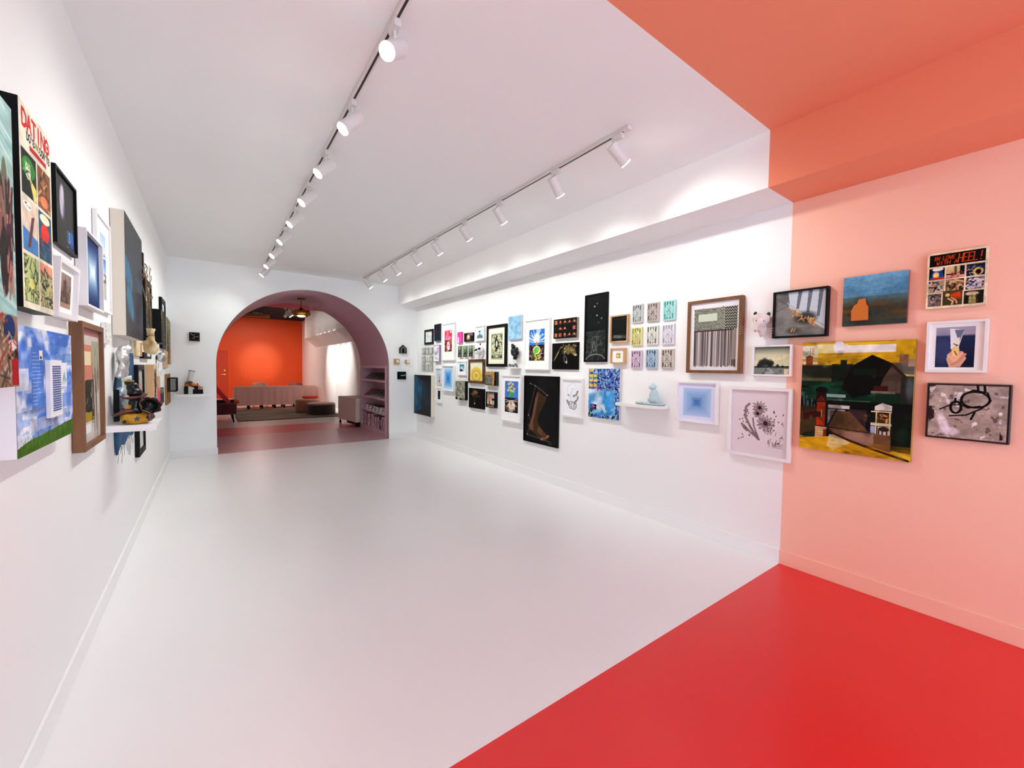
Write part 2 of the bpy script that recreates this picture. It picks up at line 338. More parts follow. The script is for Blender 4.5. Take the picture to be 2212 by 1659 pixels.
# ------------------------------------------------------------------ track lighting
m_lamp = M('lamp_white', (226, 221, 218), .4); m_slot = M('track_slot', (20, 14, 14), .5)
m_lens = M('lamp_lens', (255, 250, 244), .3, emit=60); m_lensw = M('warm_lens', (255, 214, 160), .3, emit=8)
def track(x, y0, y1, z, label, mat=m_lamp):
    r = thing('light_track', label, 'light track', (x, (y0+y1)/2, z-.001), 0)
    L = (y1-y0)/2
    obj('rail', BX(-.018, .018, -L, L, -.022, 0, bev=.002), mat, r); obj('power_slot', BX(-.006, .006, -L+.03, L-.03, -.0235, -.018), m_slot, r)
    for s in (-1, 1): obj('end_cap', BX(-.02, .02, s*L-.025, s*L+.025, -.026, 0, bev=.003), mat, r)
    return r
HEADS = {}
def track_lamp(x, y, z, target, label, group, energy, spot=62, col=(.93, 1, .95), length=.17, rad=.043, mat=m_lamp, lens=None, blend=1, drop=.075):
    r = thing('track_spotlight', label, 'spotlight', (x, y, z-.027), 0, group)
    piv = Vector((0, 0, -drop-.05)); d = (Vector(target)-(Vector((x, y, z-.027))+piv)).normalized()
    obj('adapter', BX(-.017, .017, -.045, .045, -.035, .003, bev=.003), mat, r)
    obj('stem', CY((0, 0, -.03), (0, 0, -drop-.03), .0075, seg=10), mat, r)
    bm = bmesh.new(); a = piv-d*length*.42; b = piv+d*length*.58; cyl(bm, a, b-d*.004, rad, seg=24); bmesh.ops.bevel(bm, geom=[e for e in bm.edges if e.calc_length() < .02], offset=.002, segments=1, affect='EDGES')
    h = obj('lamp_head', bm, mat, r)
    obj('lens', CY(b-d*.004, b+d*.001, rad*.88, seg=24), lens or m_lens, h)
    L = bpy.data.lights.new('beam', 'SPOT'); L.energy = energy; L.spot_size = math.radians(spot); L.spot_blend = blend; L.shadow_soft_size = .035; L.color = col
    lo = bpy.data.objects.new('beam', L); COL.objects.link(lo); lo.parent = r; lo.location = b+d*.01; lo.rotation_euler = (-d).to_track_quat('Z', 'Y').to_euler()
    return r
ORD = ['nearest to the red floor', 'second from the near end', 'third from the near end', 'fourth from the near end', 'fifth from the near end', 'sixth from the near end', 'seventh from the near end', 'eighth from the near end', 'last before the arch']
T1 = [2.09, 2.86, 3.63, 4.36, 5.10, 5.90, 6.71, 7.47, 8.2]; T2 = [2.06, 2.737, 3.60, 4.32, 5.09, 5.78, 6.6, 7.26, 8.07]
track(.763, 1.86, 8.45, CEIL, 'long white ceiling track carrying the lit lamps aimed at the left wall')
track(2.43, 1.98, 8.3, CEIL, 'long white ceiling track along the right side with lamps turned to the right wall')
E1, E2 = 42, 40
for i, y in enumerate(T1):
    track_lamp(.763, y, CEIL, (XL, y-(1.1 if i == 0 else .2 if i != 8 else -.2), 1.7 if i != 8 else 1.5), 'white cylinder spotlight on the left ceiling track, %s' % ORD[i], 'lamps on the left track', E1*(.8 if i == 8 else 1), spot=104)
for i, y in enumerate(T2):
    tx, ty, tz = (XR, y-.4, 2.0) if i == 0 else (XR, y+.1, 1.7)
    track_lamp(2.43, y, CEIL, (tx, ty, tz), 'white cylinder spotlight on the right ceiling track, %s' % ORD[i], 'lamps on the right track', E2*(.95 if i == 8 else 1), spot=104)
# far room
m_lampg = M('lamp_grey', (200, 192, 184), .4)
track(2.32, 13.6, 18.2, HICEIL-.12, 'white ceiling track in the far room under the dark ceiling', m_lampg)
TB = [14.6, 15.3, 16.0, 16.7, 17.3, 17.9]
WB = ['nearest to the arch', 'second from the arch', 'third from the arch', 'fourth from the arch', 'fifth from the arch', 'farthest from the arch']
for i, y in enumerate(TB):
    tg = (1.9, BACK, 1.7) if i == 5 else (XR, y-.2, 1.5)
    track_lamp(2.32, y, HICEIL-.12, tg, 'pale spotlight under the dark ceiling of the far room, %s' % WB[i], 'lamps in the far room', 460 if i == 5 else 330, spot=24 if i == 5 else 46, col=(1, .95, .6) if i == 5 else (1, .94, .88), mat=m_lampg, length=.24, rad=.055, drop=.2, blend=1)
# pendant in the passage
p = thing('pendant_lamp', 'brass saucer pendant lamp hanging in the mauve arched passage', 'pendant lamp', (1.575, 9.9, 3.0))
obj('ceiling_rose', CY((0, 0, -.03), (0, 0, .0), .075, seg=24), M('dark_brass', (110, 82, 40), .3, metal=1), p); obj('rod', CY((0, 0, -.25), (0, 0, -.02), .009, seg=10), MATS['dark_brass'], p)
bm = lathe(bmesh.new(), [(.03, -.20), (.05, -.235), (.12, -.25), (.17, -.285), (.185, -.325), (.175, -.36), (.14, -.385), (.13, -.375), (.0001, -.34)], 40)
sh = obj('lamp_shade', bm, m_brass, p, smooth=True)
obj('bulb', lathe(bmesh.new(), [(.0001, -.345), (.07, -.355), (.085, -.375), (.05, -.395), (.0001, -.40)], 24), m_lensw, p, smooth=True)
L = bpy.data.lights.new('glow', 'POINT'); L.energy = 5; L.color = (1, .78, .7); L.shadow_soft_size = .08; lo = bpy.data.objects.new('glow', L); COL.objects.link(lo); lo.parent = p; lo.location = (0, 0, -.47)
# metal duct under the dark ceiling
t = thing('ceiling_duct', 'long dark metal box beam hanging under the dark ceiling above the orange wall', 'duct', (1.2, 19.6, 3.5))
obj('casing', BX(-1.7, .75, -.12, .12, .0, .14, bev=.01), M('duct_metal', (150, 96, 60), .25, metal=1), t)
for x in (-1.4, .4): obj('hanger', CY((x, 0, .13), (x, 0, .377), .012, seg=8), m_black, t)
# daylight
w = bpy.data.worlds.new('sky'); SC.world = w; w.use_nodes = True; bg = w.node_tree.nodes['Background']; bg.inputs[0].default_value = (.57, .78, .97, 1); bg.inputs[1].default_value = 6.5
L = bpy.data.lights.new('window_portal', 'AREA'); L.shape = 'RECTANGLE'; L.size = 3.6; L.size_y = 2.4; L.cycles.is_portal = True
lo = bpy.data.objects.new('window_portal', L); COL.objects.link(lo); lo.location = (1.45, REAR-.02, 1.55); lo.rotation_euler = (-PI/2, 0, 0)
# lamp added to brighten the far room and backlight the tablecloth
for nm, (x, y, z), e, c, s in (('far_fill', (1.6, 20.6, HICEIL-.15), 60, (1, .82, .74), 1.0),):
    r = thing('fill_light', 'round white ceiling light ' + ('above the red floor' if y < 0 else 'in the far room'), 'ceiling light', (x, y, z+.028))
    obj('housing', CY((0, 0, -.03), (0, 0, 0), .2, seg=28), m_lamp, r); obj('diffuser', CY((0, 0, -.04), (0, 0, -.03), .18, seg=28), m_lensw if y > 0 else m_lens, r)
    L = bpy.data.lights.new('glow', 'AREA'); L.shape = 'DISK'; L.size = .4; L.energy = e; L.color = c; lo = bpy.data.objects.new('glow', L); COL.objects.link(lo); lo.parent = r; lo.location = (0, 0, -.05)
SC.view_settings.view_transform = 'Standard'; SC.view_settings.look = 'None'; SC.view_settings.gamma = 1; SC.view_settings.use_curve_mapping = False; SC.view_settings.exposure = .12
SC.cycles.max_bounces = 8; SC.cycles.diffuse_bounces = 6; SC.cycles.sample_clamp_indirect = 6; SC.cycles.caustics_reflective = False; SC.cycles.caustics_refractive = False
SC.cycles.use_denoising = True
try: SC.cycles.denoiser = 'OPENIMAGEDENOISE'
except Exception: pass
# ------------------------------------------------------------------ pictures: what is painted or printed on each
K, Wt = (14, 14, 14), (246, 246, 244)
def P_charcoal(c):
    c.noise(3, (196, 205, 200), .4, .6, .5); c.dabs(26, (.25, .3, .75, .75), [(120, 135, 135), (150, 160, 158)], .3, .012, al=.6); c.blend_edge(.03, (225, 230, 226))
def P_navy(c):
    c.grad((14, 18, 40), (10, 40, 68)); c.rect(0, .62, 1, 1, (8, 46, 74)); c.noise(4, (16, 58, 92), .5, .8, .5); c.text('ON', .18, .38, .2, .36, (130, 22, 62), .04)
def P_lavender(c):
    c.noise(4, (190, 168, 200), .4, .7, .6); c.text('OK', .26, .42, .14, .26, (110, 90, 140), .03); c.line([(.3, .4), (.6, .36), (.68, .5), (.5, .62), (.3, .55)], .012, (130, 105, 150))
    for i in range(5): c.ell(.06, .3+i*.12, .02, .012, (90, 70, 110))
def P_tallred(c):
    c.rect(0, 0, 1, .45, (232, 52, 92)); c.noise(3, (250, 150, 170), .45, .6, .8, box=(0, 0, 1, .45)); c.ell(.5, .37, .38, .1, (255, 150, 185)); c.ell(.45, .33, .06, .05, (225, 20, 80)); c.ell(.82, .09, .1, .06, (250, 225, 170))
    c.rect(0, .45, 1, 1, (120, 32, 40)); c.dabs(46, (0, .46, 1, 1), [(250, 225, 190), (225, 150, 70), (60, 16, 24), (245, 120, 140)], .2, .03); c.ell(.52, .72, .2, .2, (250, 205, 220)); c.ell(.48, .7, .05, .05, (190, 20, 60)); c.ell(.56, .86, .14, .06, (255, 235, 240))
def P_pinkpiece(c):
    c.grad((236, 84, 166), (226, 110, 190)); c.poly([(.12, .95), (.2, .5), (.36, .56), (.42, .95)], (250, 236, 244)); c.ell(.28, .52, .12, .08, (255, 245, 250))
def insect(c, x, y, s, col=(214, 132, 88), kind=0):
    if kind == 0: c.ell(x, y, s*.45, s*.9, col, .9); c.ell(x, y, s*.2, s*.6, (60, 20, 14)); c.ell(x, y-s*.3, s*.16, s*.25, (236, 190, 160))
    elif kind == 1:
        for q in (-1, 1): c.line([(x, y-s*.4), (x+q*s*.5, y-s*.1), (x+q*s*.55, y+s*.7)], s*.22, col); c.line([(x, y-s*.5), (x+q*s*.3, y-s*1.1)], s*.12, col)
        c.ell(x, y, s*.18, s*.45, (240, 190, 160))
    else: c.rect(x-s*.5, y-s*.8, x+s*.5, y+s*.8, col); c.rect(x-s*.3, y-s*.5, x+s*.3, y+s*.5, (40, 14, 10)); c.ell(x, y, s*.12, s*.45, (230, 160, 110))
def P_insect1(c):
    c.rect(0, 0, 1, 1, (14, 12, 11))
    for q in (-1, 1): c.line([(.5, .4), (.5+q*.16, .3), (.5+q*.2, .7), (.5+q*.1, .86)], .08, (196, 92, 66)); c.line([(.5, .35), (.5+q*.1, .15)], .05, (240, 180, 150))
    c.ell(.5, .52, .13, .28, (250, 232, 205)); c.ell(.5, .66, .05, .12, (170, 90, 60)); c.dabs(10, (.05, .1, .25, .9), [(60, 50, 40)], .2, .02); c.dabs(10, (.75, .1, .95, .9), [(60, 50, 40)], .2, .02)
def P_insects(c):
    c.rect(0, 0, 1, 1, (16, 9, 8)); lay = [[2, 0, 1, 1, 1], [None, 1, 1, None, 2], [2, 2, 0, 1, 1]]; cc = [(226, 150, 112), (205, 116, 78)]
    for r, row in enumerate(lay):
        for k, q in enumerate(row):
            if q is not None: insect(c, .11+k*.195, .18+r*.32, .105, cc[(r+k) % 2], q)
    c.ell(.11, .5, .05, .1, (52, 34, 22))
def P_tree(c):
    c.grad((196, 220, 226), (226, 236, 238)); c.noise(3, (240, 246, 248), .5, .7, .7); c.poly([(0, .72), (.4, .5), (.7, .55), (1, .8), (1, 1), (0, 1)], (110, 132, 150)); c.line([(.42, .55), (.42, .3)], .04, (30, 36, 40)); c.ell(.42, .24, .14, .08, (32, 40, 42)); c.noise(5, (200, 212, 220), .5, .7, .6, box=(0, .6, 1, 1))
def P_teal(c):
    c.grad((70, 160, 180), (60, 130, 160)); c.poly([(.1, 1), (.3, .3), (.5, .55), (.7, .2), (1, .9), (1, 1)], (190, 214, 224)); c.poly([(0, .9), (.4, .55), (.8, 1), (0, 1)], (24, 42, 60)); c.ell(.35, .5, .12, .18, (235, 240, 244))
def P_blackmat(c):
    c.rect(0, 0, 1, 1, (226, 228, 196)); c.blend_edge(.015, K); c.seed(3); c.dabs(130, (.08, .06, .92, .72), [K, (60, 64, 40), (40, 44, 30)], .07, .016)
    c.line([(.5, .12), (.36, .3), (.6, .5), (.42, .66)], .07, K); c.ell(.5, .42, .16, .2, K, .9); c.ell(.49, .4, .07, .12, (226, 228, 196)); c.line([(.08, .05), (.92, .05), (.92, .75), (.08, .75), (.08, .05)], .014, K)
    c.rect(.06, .8, .94, .95, K); c.rect(.12, .83, .88, .85, (210, 212, 180)); c.rect(.2, .88, .8, .92, (170, 172, 140)); c.ell(.5, .87, .1, .035, (226, 228, 196))
def P_gold(c):
    c.rect(0, 0, 1, 1, (240, 236, 212)); c.ell(.48, .68, .44, .4, (230, 202, 110)); c.rect(0, .95, 1, 1, (226, 208, 140)); c.seed(4); c.dabs(60, (.1, .35, .86, .98), [(214, 176, 70), (240, 220, 150), (200, 170, 90)], .12, .012)
    for q in range(3): c.ell(.48, .72, .34-q*.1, .3-q*.09, (214, 180, 80) if q % 2 == 0 else (236, 214, 136))
    c.line([(.05, .02), (.48, .3), (.95, .05)], .008, (170, 160, 130))
def P_board(c):
    c.rect(0, 0, 1, 1, (196, 160, 108)); c.noise(2, (172, 132, 84), .4, .6, .8, sy=6); c.dabs(24, (0, 0, 1, 1), [(164, 122, 76), (208, 174, 124)], .5, .01, 0, .2); c.rect(.08, .28, .64, .94, (40, 40, 38)); c.rect(.11, .31, .61, .91, (140, 142, 138)); c.noise(8, (100, 102, 98), .4, .7, .8, box=(.11, .31, .61, .91))
    for i in range(6): c.ell(.05, .34+i*.1, .012, .02, K)
    c.poly([(.86, 0), (1, 0), (1, 1), (.8, 1)], (22, 20, 18))
def P_palepink(c):
    c.grad((200, 226, 236), (196, 200, 214)); c.noise(3, (230, 214, 214), .45, .7, .8); c.poly([(.55, .95), (.6, .55), (.8, .3), (.85, .95)], (206, 170, 168)); c.ell(.75, .88, .2, .06, (40, 42, 60))
def squares(c, outer, inner, n, x0=.08, y0=.08, p=1.0, cx=.5, cy=.5):
    c.rect(0, 0, 1, 1, outer)
    for i in range(n):
        k = (i+1)/n; a = .5-(.5-x0)*(1-i/n)**p; b = .5-(.5-y0)*(1-i/n)**p
        col = np.array(outer)*(1-k)+np.array(inner)*k; c.rect(a, b, 1-a, 1-b, col)
def P_bluegrad(c): squares(c, (232, 240, 250), (40, 132, 206), 18, .1, .04, 1.0)
def P_bluesq(c):
    c.rect(0, 0, 1, 1, (232, 230, 246))
    for i, (d, col) in enumerate(((.055, (224, 226, 244)), (.13, (192, 210, 234)), (.155, (182, 202, 232)), (.19, (174, 198, 230)), (.23, (166, 192, 226)), (.27, (158, 186, 222)), (.31, (150, 180, 218)), (.37, (124, 162, 206)), (.43, (98, 140, 192)))): c.rect(d, d, 1-d, 1-d, col)
def P_rings(c):
    c.rect(0, 0, 1, 1, (176, 174, 158)); c.noise(4, (128, 126, 112), .5, .7, .7); c.noise(5, (216, 216, 204), .6, .7, .7)
    for x, y, a, b in ((.3, .22, .2, .15), (.26, .62, .2, .16), (.5, .36, .26, .22)):
        c.line([(x+a*math.cos(t*.35), y+b*math.sin(t*.35)) for t in range(19)], .02, K)
    c.line([(.1, .42), (.6, .5), (.7, .8)], .018, K); c.ell(.1, .92, .12, .08, (30, 30, 26)); c.ell(.6, .95, .2, .05, (50, 48, 42))
def P_darkblue(c):
    c.rect(0, 0, 1, 1, (12, 82, 112)); c.noise(3, (26, 122, 156), .45, .7, .9, sx=.9, sy=.5); c.noise(6, (4, 30, 44), .5, .65, .9, sx=1.2, sy=.4); c.seed(5)
    for i in range(16): c.ell(c.r.rand(), .25+.5*c.r.rand(), .035, .09, (24, 120, 150), .5, soft=.8)
    c.ell(.12, .5, .2, .5, (26, 120, 152), .45, soft=1); c.poly([(.5, .1), (1, .2), (1, .8), (.5, .84)], (5, 20, 32), .65); c.poly([(0, 0), (1, 0), (1, .34), (.68, .2)], (5, 10, 18)); c.poly([(0, 1), (0, .975), (.58, .81), (1, .7), (1, 1)], (5, 9, 16))
def P_smallwhite(c): c.rect(0, 0, 1, 1, (20, 24, 40)); c.noise(4, (60, 70, 110), .55, .7, .8); c.rect(.1, .8, .9, .84, (120, 120, 140))
def P_blackhands(c):
    c.rect(0, 0, 1, 1, (10, 9, 8)); c.noise(5, (30, 27, 22), .5, .7, .6); c.seed(8); c.ell(.45, .2, .16, .1, (150, 128, 74), .9, soft=.6); c.ell(.26, .3, .12, .07, (140, 110, 64), .8, soft=.6); c.dabs(22, (.15, .1, .62, .42), [(180, 154, 96), (70, 56, 34), (120, 98, 60)], .08, .02)
    c.line([(.42, .45), (.4, .62), (.44, .8)], .03, (110, 108, 100)); c.ell(.4, .76, .03, .05, (190, 186, 176)); c.ell(.86, .74, .02, .06, (70, 66, 60)); c.ell(.72, .38, .06, .05, (80, 68, 44))
def P_figures(c):
    c.grad((196, 180, 178), (226, 214, 206)); c.rect(0, .8, 1, 1, (120, 84, 42)); c.noise(4, (150, 120, 90), .5, .7, .6); c.ell(.3, .5, .12, .3, (196, 150, 112)); c.rect(.24, .62, .36, .95, (120, 92, 56)); c.ell(.7, .35, .12, .2, (214, 178, 168)); c.ell(.72, .48, .14, .09, K); c.rect(.64, .56, .78, .9, (186, 160, 150)); c.blend_edge(.02, (240, 236, 230))
def P_lightblue(c):
    c.rect(0, 0, 1, 1, (158, 196, 222)); c.noise(5, (178, 212, 234), .4, .6, .8); c.noise(9, (136, 176, 206), .55, .7, .7)
    for x, y, a, b in ((.48, .36, .26, .2), (.5, .3, .16, .1), (.56, .5, .3, .24), (.55, .16, .1, .1)): c.line([(x+a*math.cos(t*.4), y+b*math.sin(t*.4)) for t in range(14)], .014, (120, 160, 194)); c.line([(x+.02+a*math.cos(t*.4), y-.012+b*math.sin(t*.4)) for t in range(14)], .01, (206, 228, 242))
def roots(c, x, y, sgn, col, n=15, L=.36, seed=1, w=.014):
    r = np.random.RandomState(seed)
    for i in range(n):
        a = -PI/2*sgn+(i/(n-1)-.5)*2.9; pts = [(x, y)]; px, py = x, y
        for k in range(5): a += (r.rand()-.5)*.5; px += math.cos(a)*L/5/c.asp*.9; py += math.sin(a)*L/5; pts.append((px, py))
        c.line(pts, w, col)
def P_treeroot(c):
    c.rect(0, 0, 1, .5, (60, 128, 204)); c.noise(5, (90, 152, 220), .5, .7, .7, box=(0, 0, 1, .5)); c.rect(0, .5, 1, 1, (58, 26, 28)); c.seed(2)
    roots(c, .5, .42, 1, Wt, 19, .44, 5, .018); c.ell(.5, .26, .2, .14, Wt, .8, soft=.6); c.poly([(.44, .52), (.46, .38), (.54, .38), (.56, .52)], (196, 156, 96))
    c.dabs(46, (0, .52, 1, 1), [(240, 232, 226), (226, 190, 190), (190, 140, 130)], .09, .018); c.ell(.5, .66, .24, .13, (250, 246, 236)); c.ell(.5, .66, .2, .1, (110, 200, 96)); c.dabs(60, (.3, .6, .72, .97), [(150, 206, 90), (222, 214, 100), (246, 236, 160), (240, 200, 90), (70, 170, 80)], .06, .03)
def P_flowerpot(c):
    c.rect(0, 0, 1, .53, (84, 132, 204)); c.noise(5, (112, 156, 220), .5, .7, .7, box=(0, 0, 1, .53)); c.rect(0, .53, 1, 1, (44, 24, 28)); c.seed(6)
    for x, y in ((.3, .1), (.42, .06), (.6, .1), (.34, .22), (.5, .18), (.7, .24), (.26, .3), (.46, .3), (.62, .32)): c.line([(.48, .46), (x, y)], .012, (70, 160, 70)); c.ell(x, y, .09, .04, (240, 206, 140), .9, soft=.5)
    c.ell(.47, .42, .15, .08, (80, 186, 84)); c.poly([(.44, .46), (.52, .46), (.5, .56)], (60, 160, 80)); c.dabs(30, (0, .56, 1, .98), [(236, 214, 210), (200, 150, 150)], .08, .014); roots(c, .5, .62, -1, (244, 236, 226), 17, .36, 9, .016); c.ell(.52, .78, .26, .13, (238, 228, 206)); c.poly([(.38, .74), (.5, .6), (.56, .74)], (196, 150, 84)); roots(c, .5, .76, -1, (210, 180, 160), 11, .22, 4, .01)
def P_handsdark(c):
    c.rect(0, 0, 1, 1, (7, 7, 6)); c.seed(11); c.line([(.08, .66), (.22, .4), (.36, .14)], .07, (120, 108, 70), .8); c.line([(.12, .6), (.26, .34)], .03, (196, 184, 140)); c.ell(.64, .26, .2, .16, (150, 132, 88), .9, soft=.5); c.ell(.84, .36, .08, .12, (160, 140, 92), .9, soft=.5)
    c.dabs(60, (.34, .08, .92, .42), [(190, 170, 118), (90, 78, 48), (220, 205, 160), (50, 42, 26)], .08, .02); c.ell(.9, .46, .05, .04, (210, 196, 150)); c.line([(.5, .4), (.47, .56), (.5, .72), (.58, .74), (.58, .6), (.53, .5)], .02, (170, 170, 160)); c.ell(.57, .72, .03, .05, (210, 208, 200))
def P_leg(c):
    c.rect(0, 0, 1, 1, (13, 13, 15)); c.rect(.42, 0, .92, .18, (24, 24, 27)); c.noise(3, (20, 20, 24), .5, .7, .8)
    for wd, col in ((.0, (84, 62, 40)),):
        c.poly([(.4, .23), (.52, .2), (.68, .28), (.64, .36), (.54, .47), (.44, .58), (.42, .66), (.46, .73), (.6, .81), (.74, .87), (.72, .92), (.6, .95), (.46, .92), (.3, .86), (.16, .82), (.14, .76), (.2, .7), (.26, .58), (.3, .44), (.34, .33)], col)
    c.poly([(.34, .33), (.4, .23), (.44, .27), (.38, .42), (.33, .58), (.28, .7), (.3, .82), (.18, .82), (.14, .76), (.2, .7), (.26, .58), (.3, .44)], (146, 104, 84), .7)
    c.poly([(.44, .27), (.64, .33), (.5, .5), (.44, .62), (.36, .6), (.4, .42)], (70, 52, 30), .7); c.poly([(.45, .74), (.6, .82), (.72, .88), (.66, .9), (.4, .84)], (150, 110, 84), .5); c.noise(6, (70, 48, 34), .55, .75, .25)
    for i in range(5): c.ell(.73-i*.045, .87+i*.016, .035, .018, (168, 122, 98)); c.line([(.55+i*.035, .83+i*.012), (.68-i*.03, .9+i*.01)], .008, (50, 32, 24))
    c.ell(.54, .235, .15, .04, (70, 52, 40), rot=.5); c.ell(.54, .235, .13, .028, (16, 12, 12), rot=.5)
    for a in ([(.18, .11), (.34, .14), (.69, .27)], [(.34, .14), (.13, .6), (.22, .7)], [(.1, .9), (.5, .93), (.82, .95)], [(.15, .82), (.1, .9)]): c.line(a, .004, (214, 210, 205), .9)
    for x, y in ((.18, .11), (.34, .14), (.69, .27), (.13, .6), (.1, .9)): c.ell(x, y, .008, .006, Wt)
    c.rect(.74, .972, .85, .978, (180, 180, 180), .7)
def P_pear(c):
    c.rect(0, 0, 1, 1, (242, 242, 244)); g = (112, 112, 114)
    c.line([(.2, .36), (.24, .2), (.4, .1), (.6, .08), (.66, .13)], .005, g); c.line([(.42, .52), (.44, .36), (.5, .3)], .007, (60, 60, 60))
    for x, y, r_ in ((.46, .7, .5), (.58, .72, -.3)):
        c.ell(x, y, .16, .11, (140, 140, 142), rot=r_); c.ell(x, y, .13, .09, (232, 232, 234), rot=r_); c.ell(x+.03, y+.02, .07, .06, (176, 176, 178), .6, rot=r_, soft=.8)
    for x, y, a, b, q in ((.28, .64, .12, .035, .9), (.66, .62, .11, .035, -.9), (.3, .43, .06, .02, .5), (.6, .44, .08, .03, -.4), (.74, .36, .11, .03, -1.1), (.78, .5, .09, .03, -1.3)): c.ell(x, y, a, b, (70, 70, 72), rot=q); c.ell(x, y, a*.7, b*.5, (190, 190, 192), rot=q)
    for i in range(4): c.rect(.46, .2+i*.018, .64, .204+i*.018, (150, 150, 152), .7)
def P_talldark(c):
    c.rect(0, 0, 1, 1, (24, 26, 28)); c.noise(4, (40, 44, 47), .5, .75, .6, box=(0, 0, 1, .56)); c.rect(0, .56, 1, 1, (50, 53, 54)); c.seed(12); c.line([(0, .56), (1, .55)], .006, (120, 124, 122))
    c.dabs(120, (0, .57, 1, .98), [(96, 98, 96), (26, 28, 28), (130, 132, 128), (34, 36, 36)], .09, .007); c.poly([(.3, .9), (.34, .64), (.54, .63), (.54, .9)], (60, 62, 60)); c.line([(.3, .92), (.33, .64), (.55, .63), (.56, .9)], .01, (120, 122, 118))
    c.line([(.42, .7), (.36, .78), (.4, .86), (.5, .84), (.46, .72)], .012, (140, 142, 138)); c.line([(.02, .98), (.2, .92), (.5, .9), (.8, .92), (.98, .98)], .014, (150, 152, 148)); c.line([(.4, .7), (.22, .93)], .01, (110, 112, 110))
    for x, y, a in ((.42, .17, 1), (.54, .13, .6), (.54, .31, .9), (.76, .36, .7), (.62, .42, .4), (.2, .3, .2)): c.ell(x, y, .035, .012, (210, 212, 206), a, soft=.9)
def P_woodframe(c):
    c.rect(0, 0, 1, 1, (26, 28, 26)); c.noise(4, (42, 46, 42), .5, .7, .6); c.ell(.5, .82, .4, .07, (110, 112, 106), .8, soft=.9); c.seed(3); c.dabs(24, (.15, .74, .9, .88), [(190, 190, 182), (90, 92, 86)], .12, .01, 0, .5); c.dabs(20, (.3, .88, .7, 1), [(70, 84, 60)], .05, .01); c.line([(.1, .08), (.5, .1), (.9, .06)], .01, (90, 92, 88))
def P_smallwood(c): c.rect(0, 0, 1, 1, (190, 164, 84)); c.dabs(20, (0, 0, 1, 1), [(240, 236, 220), (120, 96, 40), (220, 190, 90), (246, 244, 236)], .35, .12)
GC = {'t11': ((178, 182, 180), (70, 72, 70)), 't12': ((166, 150, 144), (92, 66, 62)), 't13': ((140, 214, 208), (40, 120, 112)), 't21': ((206, 200, 110), (110, 100, 26)), 't22': ((214, 216, 200), (54, 58, 44)), 't23': ((214, 210, 220), (150, 142, 160)), 't31': ((200, 172, 196), (66, 44, 60)), 't32': ((140, 168, 190), (54, 84, 112)), 't33': ((184, 172, 156), (58, 46, 38))}
def glass(key, seed):
    a, b = GC[key]; a = tuple(int(v*.62+228*.38) for v in a)
    def f(c):
        c.seed(seed); c.rect(0, 0, 1, 1, a); mid = (np.array(a)*.55+np.array(b)*.45)
        for i in range(4):
            x = .1+i*.22; c.rect(x, .05, x+.12, .95, mid, .8)
            for y0, y1 in ((.06, .34), (.66, .93)): c.rect(x+.02, y0+.02*c.r.rand(), x+.09, y1-.06*c.r.rand(), b, .75)
        hi = np.minimum(np.array(a)*1.1+14, 250)
        c.ell(.5, .45, .33, .2, a, .95); c.line([(.2, .55), (.5, .15), (.8, .55), (.5, .9), (.2, .55)], .05, hi); c.line([(.12, .45), (.3, .36), (.5, .46), (.7, .36), (.88, .45)], .05, a); c.line([(.3, .7), (.5, .5), (.7, .7)], .035, mid); c.ell(.5, .4, .1, .1, mid); c.ell(.5, .4, .05, .05, hi)
        c.dabs(16, (.05, .05, .95, .95), [hi, b], .12, .02); c.blend_edge(.035, np.minimum(np.array(a)*1.05+8, 245))
    return f
def P_skyR(c):
    c.seed(21); c.rect(0, 0, 1, 1, (92, 128, 190)); cols = [(40, 50, 130), (150, 196, 224), (70, 96, 180), (200, 214, 236), (96, 190, 180), (20, 22, 60), (120, 90, 170), (220, 232, 240), (30, 70, 150)]
    c.dabs(420, (0, 0, 1, .48), cols, .035, .022); c.dabs(140, (.84, .4, 1, 1), cols, .035, .02); c.rect(0, .43, .87, .95, (78, 158, 214)); c.noise(3, (228, 236, 242), .42, .62, .95, sx=1, sy=1, box=(0, .42, .87, .95), seed=13); c.noise(7, (190, 214, 232), .5, .65, .6, box=(0, .42, .87, .95), seed=14); c.rect(.71, .5, .84, .76, (108, 172, 216), .7); c.poly([(.38, .74), (.5, .72), (.6, .86), (.56, .9)], (230, 232, 234), .8)
    c.dabs(90, (0, .93, 1, 1), cols+[(90, 190, 150)], .04, .02); c.dabs(40, (0, .86, .16, 1), [(60, 140, 120), (20, 30, 30), (180, 210, 200)], .05, .02); c.rect(.07, .73, .28, .84, (38, 32, 56)); c.dabs(24, (.09, .75, .26, .82), [(190, 150, 200), (90, 60, 110)], .06, .01, 0, .3); c.ell(.31, .4, .03, .06, (186, 90, 190))
    for x, y in ((.02, .01), (.02, .115), (.16, .115), (.02, .215), (.16, .215), (.02, .315), (.16, .315)): c.rect(x-.004, y-.004, x+.124, y+.064, (30, 26, 60)); c.rect(x, y, x+.12, y+.058, (240, 206, 110))
